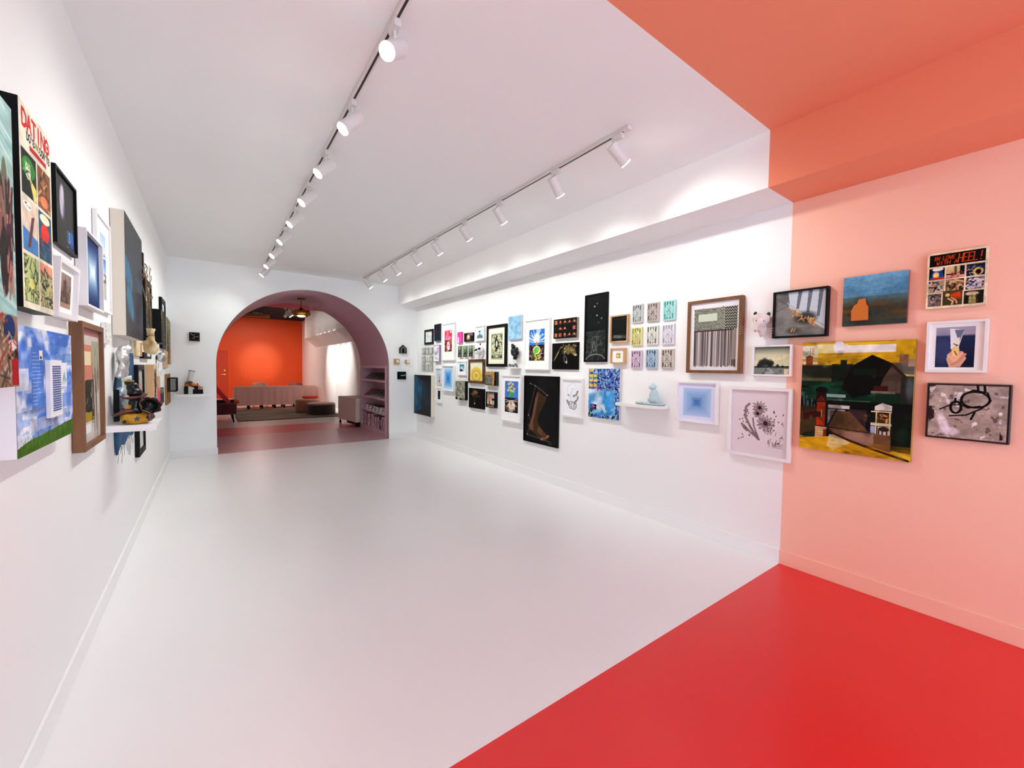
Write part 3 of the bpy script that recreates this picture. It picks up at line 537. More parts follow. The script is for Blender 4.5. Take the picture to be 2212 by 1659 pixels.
def P_fringe(c):
    c.rect(0, 0, 1, 1, (232, 230, 232)); c.seed(22); c.rect(.08, .09, .95, .42, (150, 152, 140)); c.dabs(500, (.08, .09, .7, .42), [(110, 112, 100), (176, 178, 164), (84, 84, 76)], .02, .006, .4, 2)
    c.rect(.17, .17, .56, .28, (206, 214, 198)); c.rect(.7, .09, .95, .42, (190, 192, 180))
    for i in range(8):
        for k in range(5):
            x = .71+k*.048; y = .095+i*.04; c.line([(x, y), (x+.024, y+.03), (x+.048, y)], .012, (52, 48, 46))
    for i in range(74):
        x = .09+i*.0117; c.line([(x, .42), (x+(c.r.rand()-.5)*.012, .92+c.r.rand()*.03)], .009, [(96, 78, 72), (60, 50, 50), (206, 202, 200), (120, 104, 98), (176, 170, 168)][c.r.randint(5)])
    c.rect(.08, .41, .9, .43, (80, 66, 64)); c.rect(.86, .42, .95, .84, (206, 204, 196), .5)
def P_landscape(c):
    c.rect(0, 0, 1, 1, (214, 214, 186)); c.noise(3, (232, 226, 190), .45, .6, .8, sy=2); c.grad((120, 128, 122), (214, 214, 184), 'v', (0, 0, 1, .3)); c.seed(23); c.rect(0, .74, 1, 1, (140, 146, 140)); c.rect(0, .7, 1, .76, (70, 78, 70))
    for x, y, s in ((.2, .6, .08), (.3, .56, .09), (.13, .68, .05), (.4, .58, .07), (.5, .6, .06), (.66, .7, .04), (.8, .72, .03)): c.ell(x, y, s, s*1.6, (44, 50, 46), .9, soft=.6)
    c.poly([(.44, .72), (.47, .38), (.5, .72)], (38, 42, 40)); c.poly([(.38, .72), (.42, .45), (.47, .72)], (50, 54, 50)); c.poly([(.3, 1), (.38, .76), (.46, .76), (.62, 1)], (170, 176, 178)); c.rect(.84, .8, 1, 1, (226, 220, 184)); c.noise(6, (90, 98, 94), .55, .7, .6, box=(0, .72, 1, 1)); c.dabs(16, (.6, .3, .98, .66), [(190, 186, 150), (246, 236, 190)], .1, .012)
def P_flowers(c):
    c.rect(0, 0, 1, 1, (228, 218, 222)); D_ = (96, 72, 76)
    def leaf(pts, w): c.line(pts, w, D_); c.line(pts, w*.45, (176, 156, 160))
    leaf([(.5, .74), (.36, .58), (.26, .42), (.27, .27), (.33, .22)], .03); leaf([(.5, .74), (.36, .66), (.24, .56), (.2, .54), (.24, .6), (.3, .64)], .026); leaf([(.52, .76), (.42, .56), (.4, .44)], .02); leaf([(.5, .76), (.42, .68), (.34, .56)], .018)
    r = np.random.RandomState(5)
    for cx, cy, R in ((.51, .27, .13), (.62, .5, .16), (.48, .36, .08)):
        for q in range(12):
            a = q/12*2*PI+.2; c.ell(cx+R*.55*math.cos(a), cy+R*.45*math.sin(a), R*.42, R*.1, D_, .9, rot=a, soft=.3); c.ell(cx+R*.58*math.cos(a), cy+R*.48*math.sin(a), R*.32, R*.055, (214, 200, 204), .9, rot=a, soft=.3)
        for i in range(16):
            a = i/22*2*PI+r.rand()*.2; L = R*(.6+.5*r.rand()); c.line([(cx+.02*math.cos(a), cy+.02*math.sin(a)), (cx+L*math.cos(a)*1.0, cy+L*.8*math.sin(a))], .009, D_); c.line([(cx+.35*L*math.cos(a), cy+.35*L*.8*math.sin(a)), (cx+L*.85*math.cos(a), cy+L*.7*math.sin(a))], .005, (206, 190, 194))
        c.ell(cx, cy, .03, .025, (60, 42, 46))
    for i in range(60):
        x, y = .1+.82*r.rand(), .3+.5*r.rand(); d = abs(x-.55)
        if .2 < d < .42: c.ell(x, y, .016, .009, D_, .9, rot=r.rand()*3)
    for i in range(26): a = (.62+.28*r.rand(), .45+.35*r.rand()); c.line([a, (a[0]+.05*(r.rand()-.5), a[1]+.06)], .006, (120, 98, 104))
    for i in range(5): c.rect(.74, .79+i*.014, .93-.03*(i % 2), .794+i*.014, (96, 76, 82), .8)
def P_cigs(c):
    c.rect(0, 0, 1, 1, (150, 150, 146)); c.noise(3, (112, 112, 110), .4, .7, .8); c.poly([(.26, 0), (1, 0), (1, .86), (.3, .32)], (206, 216, 222)); c.poly([(.24, .22), (.3, .28), (1, .8), (1, .9), (.3, .38)], (186, 194, 200)); c.line([(.27, .3), (1, .87)], .012, (232, 238, 240))
    for x in (.46, .66, .86): c.poly([(x, 0), (x+.08, 0), (x+.02, .5*(x+.35)), (x-.03, .46*(x+.3))], (120, 132, 142)); c.ell(x-.02, .5*(x+.28), .012, .012, (50, 50, 50))
    c.line([(0, .1), (.28, .3), (0, .42)], .012, (92, 92, 88)); c.ell(.62, .6, .2, .13, (52, 50, 46), .8, soft=.7); c.ell(.38, .88, .14, .07, (80, 78, 74), .7, soft=.8); c.seed(24)
    for i in range(46):
        t = c.r.rand(); x = .3+.45*t+.05*c.r.randn(); y = .36+.34*t+.05*c.r.randn()+.03; a = c.r.rand()*PI; L = .035; p0 = (x-L*math.cos(a), y-L*math.sin(a)); p1 = (x+L*math.cos(a), y+L*math.sin(a))
        if y > .2+.8*x*.75-.02: c.line([p0, p1], .02, (214, 184, 130)); c.line([(p0[0]+.6*(p1[0]-p0[0]), p0[1]+.6*(p1[1]-p0[1])), p1], .02, (190, 122, 56))
    c.line([(.34, .9), (.37, .83)], .02, (222, 190, 130)); c.line([(.39, .9), (.42, .84)], .02, (214, 170, 100)); c.line([(.18, .39), (.24, .38)], .012, (150, 110, 100))
def P_orange(c):
    c.grad((124, 178, 208), (110, 158, 182), 'v', (0, 0, 1, .42)); c.noise(3, (90, 144, 178), .45, .65, .7, sx=.5, sy=2.5, box=(0, 0, 1, .5)); c.grad((98, 132, 144), (84, 82, 66), 'v', (0, .42, 1, .62)); c.grad((84, 82, 66), (66, 80, 76), 'v', (0, .62, 1, 1)); c.noise(3, (140, 92, 48), .5, .7, .7, sx=.5, sy=2, box=(0, .5, 1, .9)); c.noise(4, (64, 84, 88), .5, .7, .6, sx=.5, sy=3, box=(0, .72, 1, 1)); c.noise(3, (120, 112, 80), .5, .8, .4, box=(0, .4, .3, 1))
def panel(c, x0, y0, x1, y1, bg, items): 
    c.rect(x0, y0, x1, y1, bg); W_, H_ = x1-x0, y1-y0
    sub = Cv(max(3, int(c.w*W_)), max(3, int(c.h*H_)), bg, c.asp*W_/H_); items(sub)
    ix, iy = int(x0*c.w), int(y0*c.h); h2 = min(sub.h, c.h-iy); w2 = min(sub.w, c.w-ix); c.a[iy:iy+h2, ix:ix+w2] = sub.a[:h2, :w2]
def P_heel(c):
    c.rect(0, 0, 1, 1, (236, 220, 190)); c.rect(.04, .035, .955, .245, (12, 10, 12)); O = (206, 84, 24)
    c.text('IN LOVE', .11, .075, .06, .052, O, .012, .12); c.text('WITH A', .16, .16, .055, .06, O, .012, .12); c.text('HEEL!', .52, .07, .14, .082, (224, 92, 22), .015, .1)
    def a1(s): s.rect(0, 0, 1, 1, (20, 84, 150)); s.poly([(0, 0), (.3, 0), (.05, 1), (0, 1)], K); s.poly([(.75, 0), (1, 0), (1, .9)], K); s.ell(.55, .1, .36, .16, (244, 240, 232)); s.ell(.45, .62, .2, .3, (232, 200, 120)); s.ell(.42, .62, .1, .14, (250, 226, 180)); s.poly([(.05, 1), (.3, .8), (1, .85), (1, 1)], (200, 72, 40))
    def a2(s): s.rect(0, 0, 1, 1, (214, 190, 150)); s.rect(.76, 0, 1, .8, K); s.rect(0, .6, .6, .74, (50, 26, 22)); s.rect(.45, .0, .6, .6, (110, 110, 70)); s.rect(0, .78, 1, 1, (222, 160, 150)); s.dabs(14, (.3, .5, .9, .95), [(190, 50, 40), (150, 90, 70)], .2, .05)
    def a3(s): s.rect(0, 0, 1, 1, (22, 34, 70)); s.ell(.66, .66, .28, .34, (230, 200, 110)); s.ell(.66, .72, .16, .22, K); s.dabs(16, (0, .2, .5, 1), [(226, 206, 160), (120, 60, 40), (240, 236, 220)], .24, .05); s.dabs(8, (.5, 0, 1, .4), [(60, 90, 150)], .2, .04)
    def mixd(bg, cols, n=22, l=.35, w=.1):
        def f(s): s.seed(len(cols)*7+n); s.rect(0, 0, 1, 1, bg); s.dabs(n, (0, 0, 1, 1), cols, l, w)
        return f
    R1 = (.04, .27, .5), (.53, .79), (.82,)
    panel(c, .04, .275, .31, .48, K, a1); panel(c, .335, .275, .635, .48, K, a2); panel(c, .665, .275, .955, .48, K, a3)
    panel(c, .04, .5, .31, .71, K, mixd((196, 170, 150), [(150, 50, 40), (24, 18, 18), (230, 226, 210), (110, 130, 110)]))
    panel(c, .335, .5, .635, .71, K, mixd((150, 110, 70), [(226, 196, 150), (34, 20, 22), (24, 24, 40), (190, 180, 160)], 26))
    panel(c, .665, .5, .955, .71, K, mixd((214, 206, 206), [(40, 34, 44), (92, 24, 34), (180, 176, 180), (60, 80, 120)], 20, .5))
    panel(c, .04, .735, .27, .955, K, mixd((130, 124, 120), [(40, 40, 42), (214, 200, 160), (170, 60, 40), (90, 90, 96)], 26, .3, .06))
    def b2(s): s.rect(0, 0, 1, 1, (84, 80, 46)); s.poly([(.35, .3), (.9, .1), (.95, .6), (.5, .55)], (206, 72, 26)); s.line([(.3, .55), (.55, .75), (.5, .95)], .09, (240, 206, 160)); s.line([(.45, .5), (.7, .7), (.75, .9)], .08, (236, 196, 150)); s.dabs(14, (0, 0, 1, 1), [(40, 34, 22), (120, 112, 60), (160, 40, 20)], .2, .03); s.ell(.25, .3, .12, .12, (226, 190, 120))
    panel(c, .295, .7, .62, .955, K, b2)
    def b3(s): s.rect(0, 0, 1, 1, (38, 32, 26)); s.ell(.42, .24, .36, .16, (190, 176, 140)); s.ell(.42, .24, .3, .1, (214, 200, 170)); s.rect(.26, .42, .62, 1, (170, 158, 96)); s.dabs(16, (.2, .4, .7, 1), [(60, 54, 30), (200, 188, 130)], .2, .04)
    panel(c, .645, .735, .955, .955, K, b3)
def P_dating(c):
    c.rect(0, 0, 1, 1, (238, 232, 214)); c.text('DATING', .1, .035, .075, .142, (206, 44, 50), .019, 0); c.text("DO'S", .22, .125, .035, .06, K, .009); c.text("AND", .47, .125, .03, .05, (150, 140, 60), .007); c.text("DON'TS", .62, .125, .035, .055, K, .009); c.rect(.3, .175, .82, .2, (204, 40, 60))
    def q1(s): s.rect(0, 0, 1, 1, (26, 40, 30)); s.ell(.5, .34, .44, .24, (70, 160, 70)); s.ell(.45, .42, .2, .2, (240, 240, 210)); s.poly([(.5, .5), (.98, .7), (1, 1), (.8, 1)], (240, 230, 140)); s.dabs(14, (.1, .1, .9, .6), [(20, 90, 40), (120, 200, 110)], .2, .03)
    def q2(s): s.rect(0, 0, 1, 1, (150, 104, 70)); s.dabs(26, (0, 0, 1, 1), [(90, 50, 40), (226, 186, 130), (190, 140, 90), (60, 36, 34)], .25, .05); s.ell(.5, .8, .3, .14, (230, 150, 110))
    def q3(s): s.rect(0, 0, 1, 1, (236, 220, 200)); s.poly([(0, .56), (1, .7), (1, 1), (0, 1)], (96, 152, 206)); s.poly([(.6, .3), (.82, .25), (.5, .9), (.3, .95)], (130, 84, 84)); s.ell(.35, .12, .28, .08, (250, 248, 240)); s.dabs(6, (.2, .08, .5, .16), [(60, 60, 60)], .1, .012, 0, .1)
    def q4(s): s.rect(0, 0, 1, 1, (70, 104, 132)); s.ell(.5, .42, .34, .2, (232, 74, 66)); s.ell(.5, .12, .4, .1, (246, 240, 206)); s.dabs(20, (0, .55, 1, 1), [(60, 90, 120), (120, 140, 110), (210, 70, 70), (40, 60, 80)], .2, .04)
    def q5(s): s.seed(3); s.rect(0, 0, 1, 1, (196, 206, 150)); s.dabs(70, (0, 0, 1, 1), [(30, 40, 28), (60, 80, 50), (226, 226, 130), (20, 24, 20)], .25, .03); s.ell(.5, .6, .18, .12, (232, 226, 140))
    def q6(s): s.seed(4); s.rect(0, 0, 1, 1, (206, 200, 150)); s.rect(0, 0, 1, .22, (236, 170, 140)); s.dabs(60, (0, .15, 1, 1), [(24, 28, 30), (50, 60, 80), (196, 170, 120), (90, 100, 70)], .22, .04)
    for k, (f, x0, x1, y0, y1) in enumerate(((q1, .05, .48, .225, .44), (q2, .52, .95, .225, .44), (q3, .05, .48, .46, .715), (q4, .52, .95, .46, .715), (q5, .05, .48, .735, .965), (q6, .52, .95, .735, .965))): panel(c, x0, y0, x1, y1, K, f)
def P_chef(c):
    c.grad((54, 66, 104), (34, 40, 66)); c.rect(0, 0, 1, .2, (176, 170, 186)); c.rect(0, .2, 1, .22, (120, 120, 140)); c.ell(.2, .6, .3, .4, (90, 104, 150), .6, soft=.9); c.poly([(.36, .04), (.72, .08), (.6, .5), (.4, .55)], (232, 236, 242)); c.poly([(.48, .08), (.72, .08), (.6, .4)], (120, 130, 150)); c.poly([(.46, .3), (.62, .26), (.6, .62), (.42, .6)], (238, 232, 220)); c.ell(.52, .58, .1, .1, (236, 210, 150)); c.line([(.47, .42), (.58, .46)], .02, (90, 70, 60)); c.ell(.54, .46, .02, .015, K)
    c.poly([(.32, .68), (.42, .6), (.7, .6), (.8, .78), (.66, .98), (.38, 1), (.3, .8)], (226, 178, 150)); c.line([(.36, .7), (.5, .84), (.7, .66)], .06, (238, 196, 168)); c.line([(.76, .68), (.6, .86), (.46, .92)], .06, (214, 160, 132)); c.ell(.52, .66, .09, .09, (240, 214, 150)); c.line([(.5, .6), (.56, .7)], .02, (150, 60, 40))
def P_yellow(c):
    c.rect(0, 0, 1, 1, (206, 168, 30)); c.seed(31); c.noise(4, (226, 196, 60), .45, .65, .9, sy=2.2); c.rect(0, .03, .16, .2, (222, 222, 206)); c.rect(.0, .0, .85, .012, (200, 150, 20)); c.rect(.14, .02, .44, .1, (228, 220, 168)); c.rect(.36, .035, .85, .1, (232, 230, 224)); c.ell(.36, .05, .05, .06, (238, 238, 240)); c.noise(7, (176, 136, 22), .55, .7, .7, sx=.5, sy=2.5, box=(0, .1, 1, .22)); c.dabs(24, (0, .1, 1, .22), [(206, 172, 40), (222, 192, 60)], .12, .006, 0, .3)
    c.rect(.04, .13, .11, .22, (150, 76, 26)); c.poly([(.03, .14), (.075, .115), (.12, .14)], (96, 46, 20)); [c.rect(x, .05, x+.006, .12, (180, 140, 30)) for x in (.08, .1, .115)]
    c.rect(.0, .21, .5, .36, (44, 50, 34)); c.noise(5, (84, 82, 62), .5, .65, .8, sy=3, box=(0, .21, .5, .33)); c.rect(.38, .165, .44, .23, (28, 44, 32)); c.rect(.0, .33, .36, .36, (116, 108, 78), .8); c.noise(4, (20, 28, 20), .5, .6, .8, box=(.3, .2, .5, .36))
    c.rect(0, .36, 1, .58, (12, 52, 36)); c.noise(4, (28, 92, 66), .45, .65, .9, sy=2, box=(0, .36, .7, .58)); c.noise(6, (10, 24, 20), .5, .6, .9, sy=2, box=(0, .4, .8, .62)); c.poly([(.48, .22), (.66, .12), (.84, .2), (.78, .36), (.66, .46), (.5, .5), (.4, .4)], (10, 9, 9)); c.rect(.5, .24, .7, .3, (18, 50, 30), .7)
    c.rect(.88, .12, .95, .2, (150, 112, 84)); c.poly([(.84, .19), (1, .2), (1, .29), (.9, .28)], (110, 108, 100)); c.rect(.95, .16, 1, .22, (176, 150, 130)); c.poly([(.83, .2), (.93, .3), (.9, .44), (.72, .44), (.76, .32)], (98, 84, 72)); c.poly([(.83, .19), (.94, .3), (.92, .31), (.82, .22)], (60, 36, 38)); c.rect(.68, .385, .8, .43, (76, 26, 24)); c.rect(.66, .43, .86, .45, (130, 120, 108)); c.rect(.9, .3, 1, .62, (50, 52, 46)); c.ell(.97, .4, .03, .1, (120, 134, 140), .6, soft=.9)
    c.rect(.26, .475, .44, .5, (160, 178, 178)); c.rect(.26, .52, .66, .535, (60, 104, 84)); c.rect(0, .53, 1, .9, (16, 18, 18)); c.dabs(20, (0, .5, .16, .64), [(90, 110, 112), (40, 60, 50)], .06, .01, PI/2, .2)
    c.rect(0, .6, .17, .84, (66, 44, 26)); c.poly([(0, .88), (0, .66), (.17, .62), (.17, .8)], (76, 62, 36)); c.poly([(.03, .66), (.17, .63), (.17, .69), (.04, .73)], (72, 20, 14)); c.poly([(0, .9), (.17, .8), (.17, .9)], (36, 52, 32)); c.ell(.21, .44, .06, .03, K); c.rect(.16, .46, .26, .54, (50, 24, 18)); c.poly([(.16, .54), (.21, .49), (.26, .54)], (112, 44, 26)); c.rect(.17, .55, .255, .77, (176, 62, 16)); c.noise(6, (120, 36, 12), .5, .7, .8, box=(.17, .55, .255, .77)); c.rect(.17, .64, .22, .69, (60, 20, 14)); c.rect(.215, .62, .222, .69, (214, 190, 120))
    c.rect(.28, .57, .48, .6, (210, 202, 194)); c.rect(.28, .61, .44, .74, (150, 160, 176)); c.rect(.47, .6, .63, .76, (62, 46, 54)); c.poly([(.34, .62), (.48, .62), (.66, .79), (.28, .77)], (112, 84, 58)); c.noise(5, (92, 66, 44), .5, .7, .7, box=(.3, .62, .64, .78)); c.line([(.36, .61), (.28, .77)], .014, (38, 18, 16))
    c.poly([(.7, .56), (.76, .53), (.84, .55), (.84, .59), (.7, .59)], (222, 218, 214)); c.rect(.7, .59, .84, .61, (130, 104, 84)); c.rect(.72, .62, .83, .7, (96, 56, 26)); c.dabs(14, (.73, .63, .82, .69), [(206, 150, 60), (50, 28, 18), (230, 196, 130)], .03, .01); c.rect(.67, .6, .84, .61, (220, 206, 160)); c.rect(.71, .61, .72, .8, (206, 196, 140)); c.rect(.82, .61, .832, .8, (206, 196, 140)); c.rect(.67, .7, .84, .725, (206, 200, 170)); c.rect(.67, .73, .71, .79, (160, 166, 190)); c.rect(.73, .73, .82, .8, (206, 198, 184)); c.ell(.78, .75, .045, .02, (66, 44, 38)); [c.rect(x, .75, x+.012, .82, (66, 44, 38)) for x in (.735, .765, .8)]
    c.poly([(.26, .78), (.84, .8), (.84, .94), (.5, .9)], (132, 96, 70)); c.noise(5, (176, 146, 128), .5, .7, .8, box=(.4, .8, .7, .9)); c.rect(.84, .6, 1, .93, (18, 28, 22)); c.ell(.93, .8, .05, .08, (22, 60, 42), .7, soft=.8); c.rect(.16, .78, .27, .9, (206, 176, 136)); [c.rect(.16, .79+i*.022, .27, .796+i*.022, (160, 110, 70), .7) for i in range(5)]; c.rect(.24, .8, .27, .9, (130, 60, 20))
    c.poly([(0, .9), (.3, .86), (.62, .9), (.84, .94), (1, .94), (1, 1), (0, 1)], (208, 166, 34)); c.poly([(.3, .84), (.38, .84), (.5, .9), (.34, .98), (.28, .95)], (222, 212, 168), .8); c.line([(.29, .79), (.34, .83), (.5, .88), (.7, .93), (.98, .99)], .018, (70, 34, 20)); c.poly([(.84, .92), (1, .94), (1, .985)], (222, 196, 50)); c.noise(7, (168, 122, 24), .5, .7, .7, sx=.6, sy=2.5, box=(0, .88, 1, 1)); c.noise(9, (60, 50, 34), .62, .75, .35); c.noise(11, (206, 196, 160), .68, .8, .3); c.dabs(20, (0, .88, .8, 1), [(200, 156, 30), (222, 186, 54)], .08, .006, .1, .4)
def P_abstract(c):
    c.rect(0, 0, 1, 1, (172, 156, 146)); c.noise(4, (186, 172, 164), .45, .6, .8); c.noise(9, (236, 230, 232), .68, .74, .9, seed=9); c.noise(12, (112, 92, 84), .7, .76, .7, seed=5); c.blend_edge(.025, (56, 40, 36)); c.noise(5, (62, 44, 40), .6, .66, .95, box=(0, 0, .1, 1), seed=4); c.noise(5, (50, 36, 34), .6, .66, .9, box=(.9, 0, 1, 1), seed=2)
    c.ell(.22, .72, .06, .2, (238, 230, 236), .8, rot=-.3, soft=.6); c.ell(.3, .86, .12, .07, (232, 224, 232), .8, soft=.6)
    B = (16, 13, 13)
    c.line([(.6+.17*math.cos(t*.33), .27+.14*math.sin(t*.33)) for t in range(20)], .03, B); c.line([(.37+.065*math.cos(t*.4), .42+.105*math.sin(t*.4)) for t in range(17)], .034, B); c.line([(.17, .47), (.3, .38), (.42, .37)], .02, B); c.line([(.36, .26), (.36, .34)], .03, B); c.line([(.3, .58), (.5, .55), (.68, .42), (.78, .28), (.74, .14), (.58, .1), (.46, .18), (.42, .36), (.52, .42), (.66, .38)], .024, B); c.line([(.62, 0), (.63, .1)], .03, B); c.line([(.7, 0), (.71, .11)], .03, B); c.line([(.56, .62), (.6, .5)], .028, B)
# left wall
def P_clown(c):
    c.rect(0, 0, 1, 1, (176, 206, 200)); c.seed(41); c.dabs(60, (0, 0, 1, .7), [(196, 220, 214), (150, 196, 196), (210, 226, 218)], .3, .012, .3, .2); c.ell(.6, .42, .2, .13, (150, 112, 100)); c.ell(.86, .38, .07, .12, (110, 70, 74)); c.ell(.84, .5, .09, .13, (92, 52, 76)); c.ell(.7, .56, .12, .12, (64, 54, 48)); c.ell(.74, .3, .08, .1, (120, 126, 96)); c.dabs(40, (.5, .3, .96, .66), [(70, 44, 40), (176, 130, 120), (50, 36, 50), (206, 150, 130)], .08, .014, PI/2, .8)
    c.rect(0, .745, 1, 1, (172, 144, 120)); c.noise(5, (110, 90, 76), .5, .65, .8, box=(0, .74, 1, 1)); c.ell(.76, .79, .16, .045, (34, 66, 120)); c.ell(.84, .85, .12, .02, (236, 232, 226)); c.dabs(26, (.4, .76, 1, .92), [(20, 16, 18), (190, 60, 50), (224, 200, 170)], .05, .01); c.rect(.8, .9, 1, .995, (186, 34, 48)); c.dabs(30, (0, .8, .8, 1), [(130, 108, 92), (206, 190, 170), (90, 76, 66)], .08, .01)
def P_ghost(c):
    c.rect(0, 0, 1, 1, (26, 27, 29)); c.noise(4, (36, 38, 40), .4, .7, .7); c.ell(.36, .36, .11, .24, (206, 196, 216), .95, soft=.4); c.ell(.39, .22, .07, .1, (214, 200, 206), .9, soft=.4); c.ell(.44, .5, .05, .12, (120, 104, 140), .6, soft=.8); c.rect(.62, .72, .74, .88, (120, 190, 224)); c.rect(.78, .71, .92, .93, (52, 108, 190)); c.dabs(14, (.6, .7, .94, 1), [(80, 130, 190), (30, 50, 90), (160, 210, 236)], .12, .03, PI/2, .3)
def P_sepia(c): c.grad((176, 158, 148), (124, 100, 90)); c.noise(4, (92, 70, 62), .5, .7, .8); c.rect(.36, .2, .6, .7, (84, 66, 60), .6); c.rect(0, .86, 1, 1, (196, 166, 146), .8)
def P_bluewhite(c):
    n = 26
    for i in range(n):
        k = i/(n-1); a = k**.8*.5; col = np.array((6, 40, 98))*(1-k)**1.1+np.array((226, 242, 250))*(1-(1-k)**1.1); c.rect(a, a*.9, 1-a*.6, 1-a, col)
def P_tallwhite(c):
    c.rect(0, 0, 1, 1, (150, 182, 214)); c.grad((176, 202, 226), (214, 226, 236), 'v', (0, 0, 1, .3)); c.ell(.4, .3, .3, .06, (150, 120, 90)); c.ell(.5, .27, .12, .06, (230, 220, 200)); c.grad((90, 130, 186), (196, 214, 234), 'v', (0, .36, 1, .62)); c.rect(0, .6, 1, .74, (130, 120, 110)); c.ell(.5, .66, .3, .04, (214, 206, 196)); c.rect(0, .74, 1, 1, (192, 190, 180)); c.rect(0, .34, 1, .36, Wt)
def P_bigblue(c):
    c.rect(0, 0, 1, 1, (30, 40, 56)); c.noise(4, (40, 46, 58), .4, .6, .8, sx=1.5, sy=.5); c.grad((52, 54, 62), (32, 40, 54), 'v', (0, 0, 1, .3)); c.seed(42); c.dabs(60, (0, .34, 1, 1), [(30, 50, 70), (50, 76, 100), (28, 36, 54), (60, 60, 80)], .3, .012, PI/2, .1)
    c.poly([(.0, .34), (.14, .36), (.36, .5), (.3, .62), (.1, .56), (0, .5)], (30, 104, 138)); c.poly([(.1, .58), (.3, .6), (.42, .78), (.36, .86), (.2, .8), (.04, .66)], (34, 118, 150)); c.poly([(.6, .42), (.98, .44), (.98, .52), (.66, .55)], (40, 84, 110), .8); c.dabs(20, (.02, .36, .4, .8), [(60, 140, 166), (20, 60, 84)], .12, .015, PI/2, .4); c.line([(.62, .6), (.6, 1)], .008, (90, 120, 140))
def P_farblack(c): c.grad((206, 214, 216), (120, 130, 120)); c.rect(0, .55, 1, 1, (40, 50, 40)); c.seed(43); c.dabs(40, (0, .5, 1, 1), [(90, 120, 80), (226, 226, 214), (20, 26, 20)], .12, .02)
def P_black2(c): c.grad((214, 220, 222), (150, 150, 138)); c.dabs(20, (.1, .3, .9, .95), [(110, 108, 90), (190, 190, 176)], .2, .02)
def P_blacksq(c): c.rect(0, 0, 1, 1, (60, 48, 34)); c.dabs(40, (0, 0, 1, 1), [(90, 66, 40), (206, 176, 120), (24, 20, 16), (16, 14, 12)], .2, .04)
def P_skyL(c):
    c.rect(0, 0, 1, 1, (92, 134, 210)); c.noise(3, (232, 236, 244), .47, .6, .95, seed=6); c.noise(5, (150, 176, 224), .5, .6, .6, sy=3, seed=8); c.seed(44)
    for i in range(16):
        x, y = c.r.rand()*.9, .05+c.r.rand()*.75; w_, h_ = .08+.2*c.r.rand(), .03+.12*c.r.rand(); c.rect(x, y, x+w_, y+h_, [(96, 138, 212), (214, 220, 238), (110, 150, 214), (170, 190, 226)][c.r.randint(4)], .55)
    c.rect(.22, .16, .42, .66, (92, 136, 208), .85)
    for i in range(15): c.rect(.24, .2+i*.03, .3+.1*c.r.rand(), .206+i*.03, (190, 208, 240), .8)
    c.rect(.35, .18, .41, .26, (240, 240, 244)); c.ell(.38, .24, .018, .012, (60, 60, 70)); c.rect(0, .33, .18, .5, (228, 232, 240), .8)
    c.rect(.2, .74, .8, .84, (190, 194, 212), .7); c.noise(5, (110, 116, 140), .55, .7, .6, box=(.0, .66, .7, .9), sy=2); c.poly([(0, 1), (0, .93), (.15, .9), (.35, .89), (.6, .875), (.8, .86), (1, .85), (1, 1)], (82, 122, 26)); c.dabs(160, (0, .87, 1, .96), [(96, 140, 34), (60, 98, 18), (120, 160, 60)], .035, .007, PI/2, .6)
def P_brownL(c):
    c.rect(0, 0, 1, 1, (206, 200, 194)); c.rect(0, 0, 1, .06, (176, 122, 122)); c.rect(.05, .14, .6, .45, (206, 140, 124)); c.rect(.08, .2, .55, .32, (226, 216, 180)); c.rect(.6, .1, .95, .46, (170, 172, 150)); c.rect(0, .45, .65, .82, (50, 50, 44)); c.seed(45); c.dabs(50, (0, .42, .65, .84), [(20, 20, 18), (90, 94, 84), (206, 200, 170)], .1, .012); c.rect(.05, .74, .55, .82, (176, 150, 50)); c.dabs(26, (.6, .4, .95, .95), [(140, 124, 104), (110, 96, 84), (190, 180, 168)], .4, .02, PI/2, .05); c.rect(.02, .84, .5, .92, (230, 230, 228))
def P_strip(c): c.rect(0, 0, 1, 1, (222, 218, 212)); c.seed(46); c.dabs(14, (0, 0, 1, 1), [(60, 52, 48), (120, 108, 100)], .1, .03, 0, .4)
def P_pinkblk(c): c.grad((190, 206, 206), (226, 220, 220)); c.seed(47); c.dabs(40, (.2, .05, .9, .75), [(226, 140, 140), (190, 150, 140), (214, 226, 224), (150, 170, 170)], .25, .04, PI/2, .5); c.rect(0, 0, .14, 1, (120, 84, 96))
def P_tan(c): c.rect(0, 0, 1, 1, (206, 180, 150)); c.seed(48); c.poly([(.4, .1), (.7, .2), (.8, .5), (.6, .9), (.4, .95), (.3, .5)], (60, 34, 24)); c.dabs(24, (.2, .05, .9, .95), [(240, 236, 226), (130, 70, 40), (30, 20, 18), (200, 120, 70)], .16, .04)
def P_green(c): c.grad((120, 136, 90), (70, 84, 60)); c.seed(49); c.dabs(30, (0, 0, 1, 1), [(160, 170, 120), (50, 60, 44), (190, 190, 150)], .2, .03)
def P_brownp(c): c.grad((150, 120, 90), (196, 150, 100)); c.seed(50); c.dabs(30, (0, 0, 1, 1), [(100, 70, 50), (214, 176, 130), (90, 84, 60)], .3, .03, PI/2, .3)
def P_tanpink(c): c.rect(0, 0, 1, 1, (206, 176, 130)); c.poly([(0, .3), (1, .6), (1, 1), (0, 1)], (230, 96, 130)); c.rect(0, .82, 1, 1, (236, 40, 140))
def P_darksm(c): c.rect(0, 0, 1, 1, (60, 66, 48)); c.rect(0, 0, 1, .3, (140, 136, 110)); c.noise(4, (30, 34, 26), .5, .7, .8)
def P_wood(c): c.rect(0, 0, 1, 1, (166, 116, 60)); c.seed(51); c.dabs(40, (0, 0, 1, 1), [(120, 76, 34), (200, 150, 90), (226, 180, 120)], .6, .02, PI/2, .08)
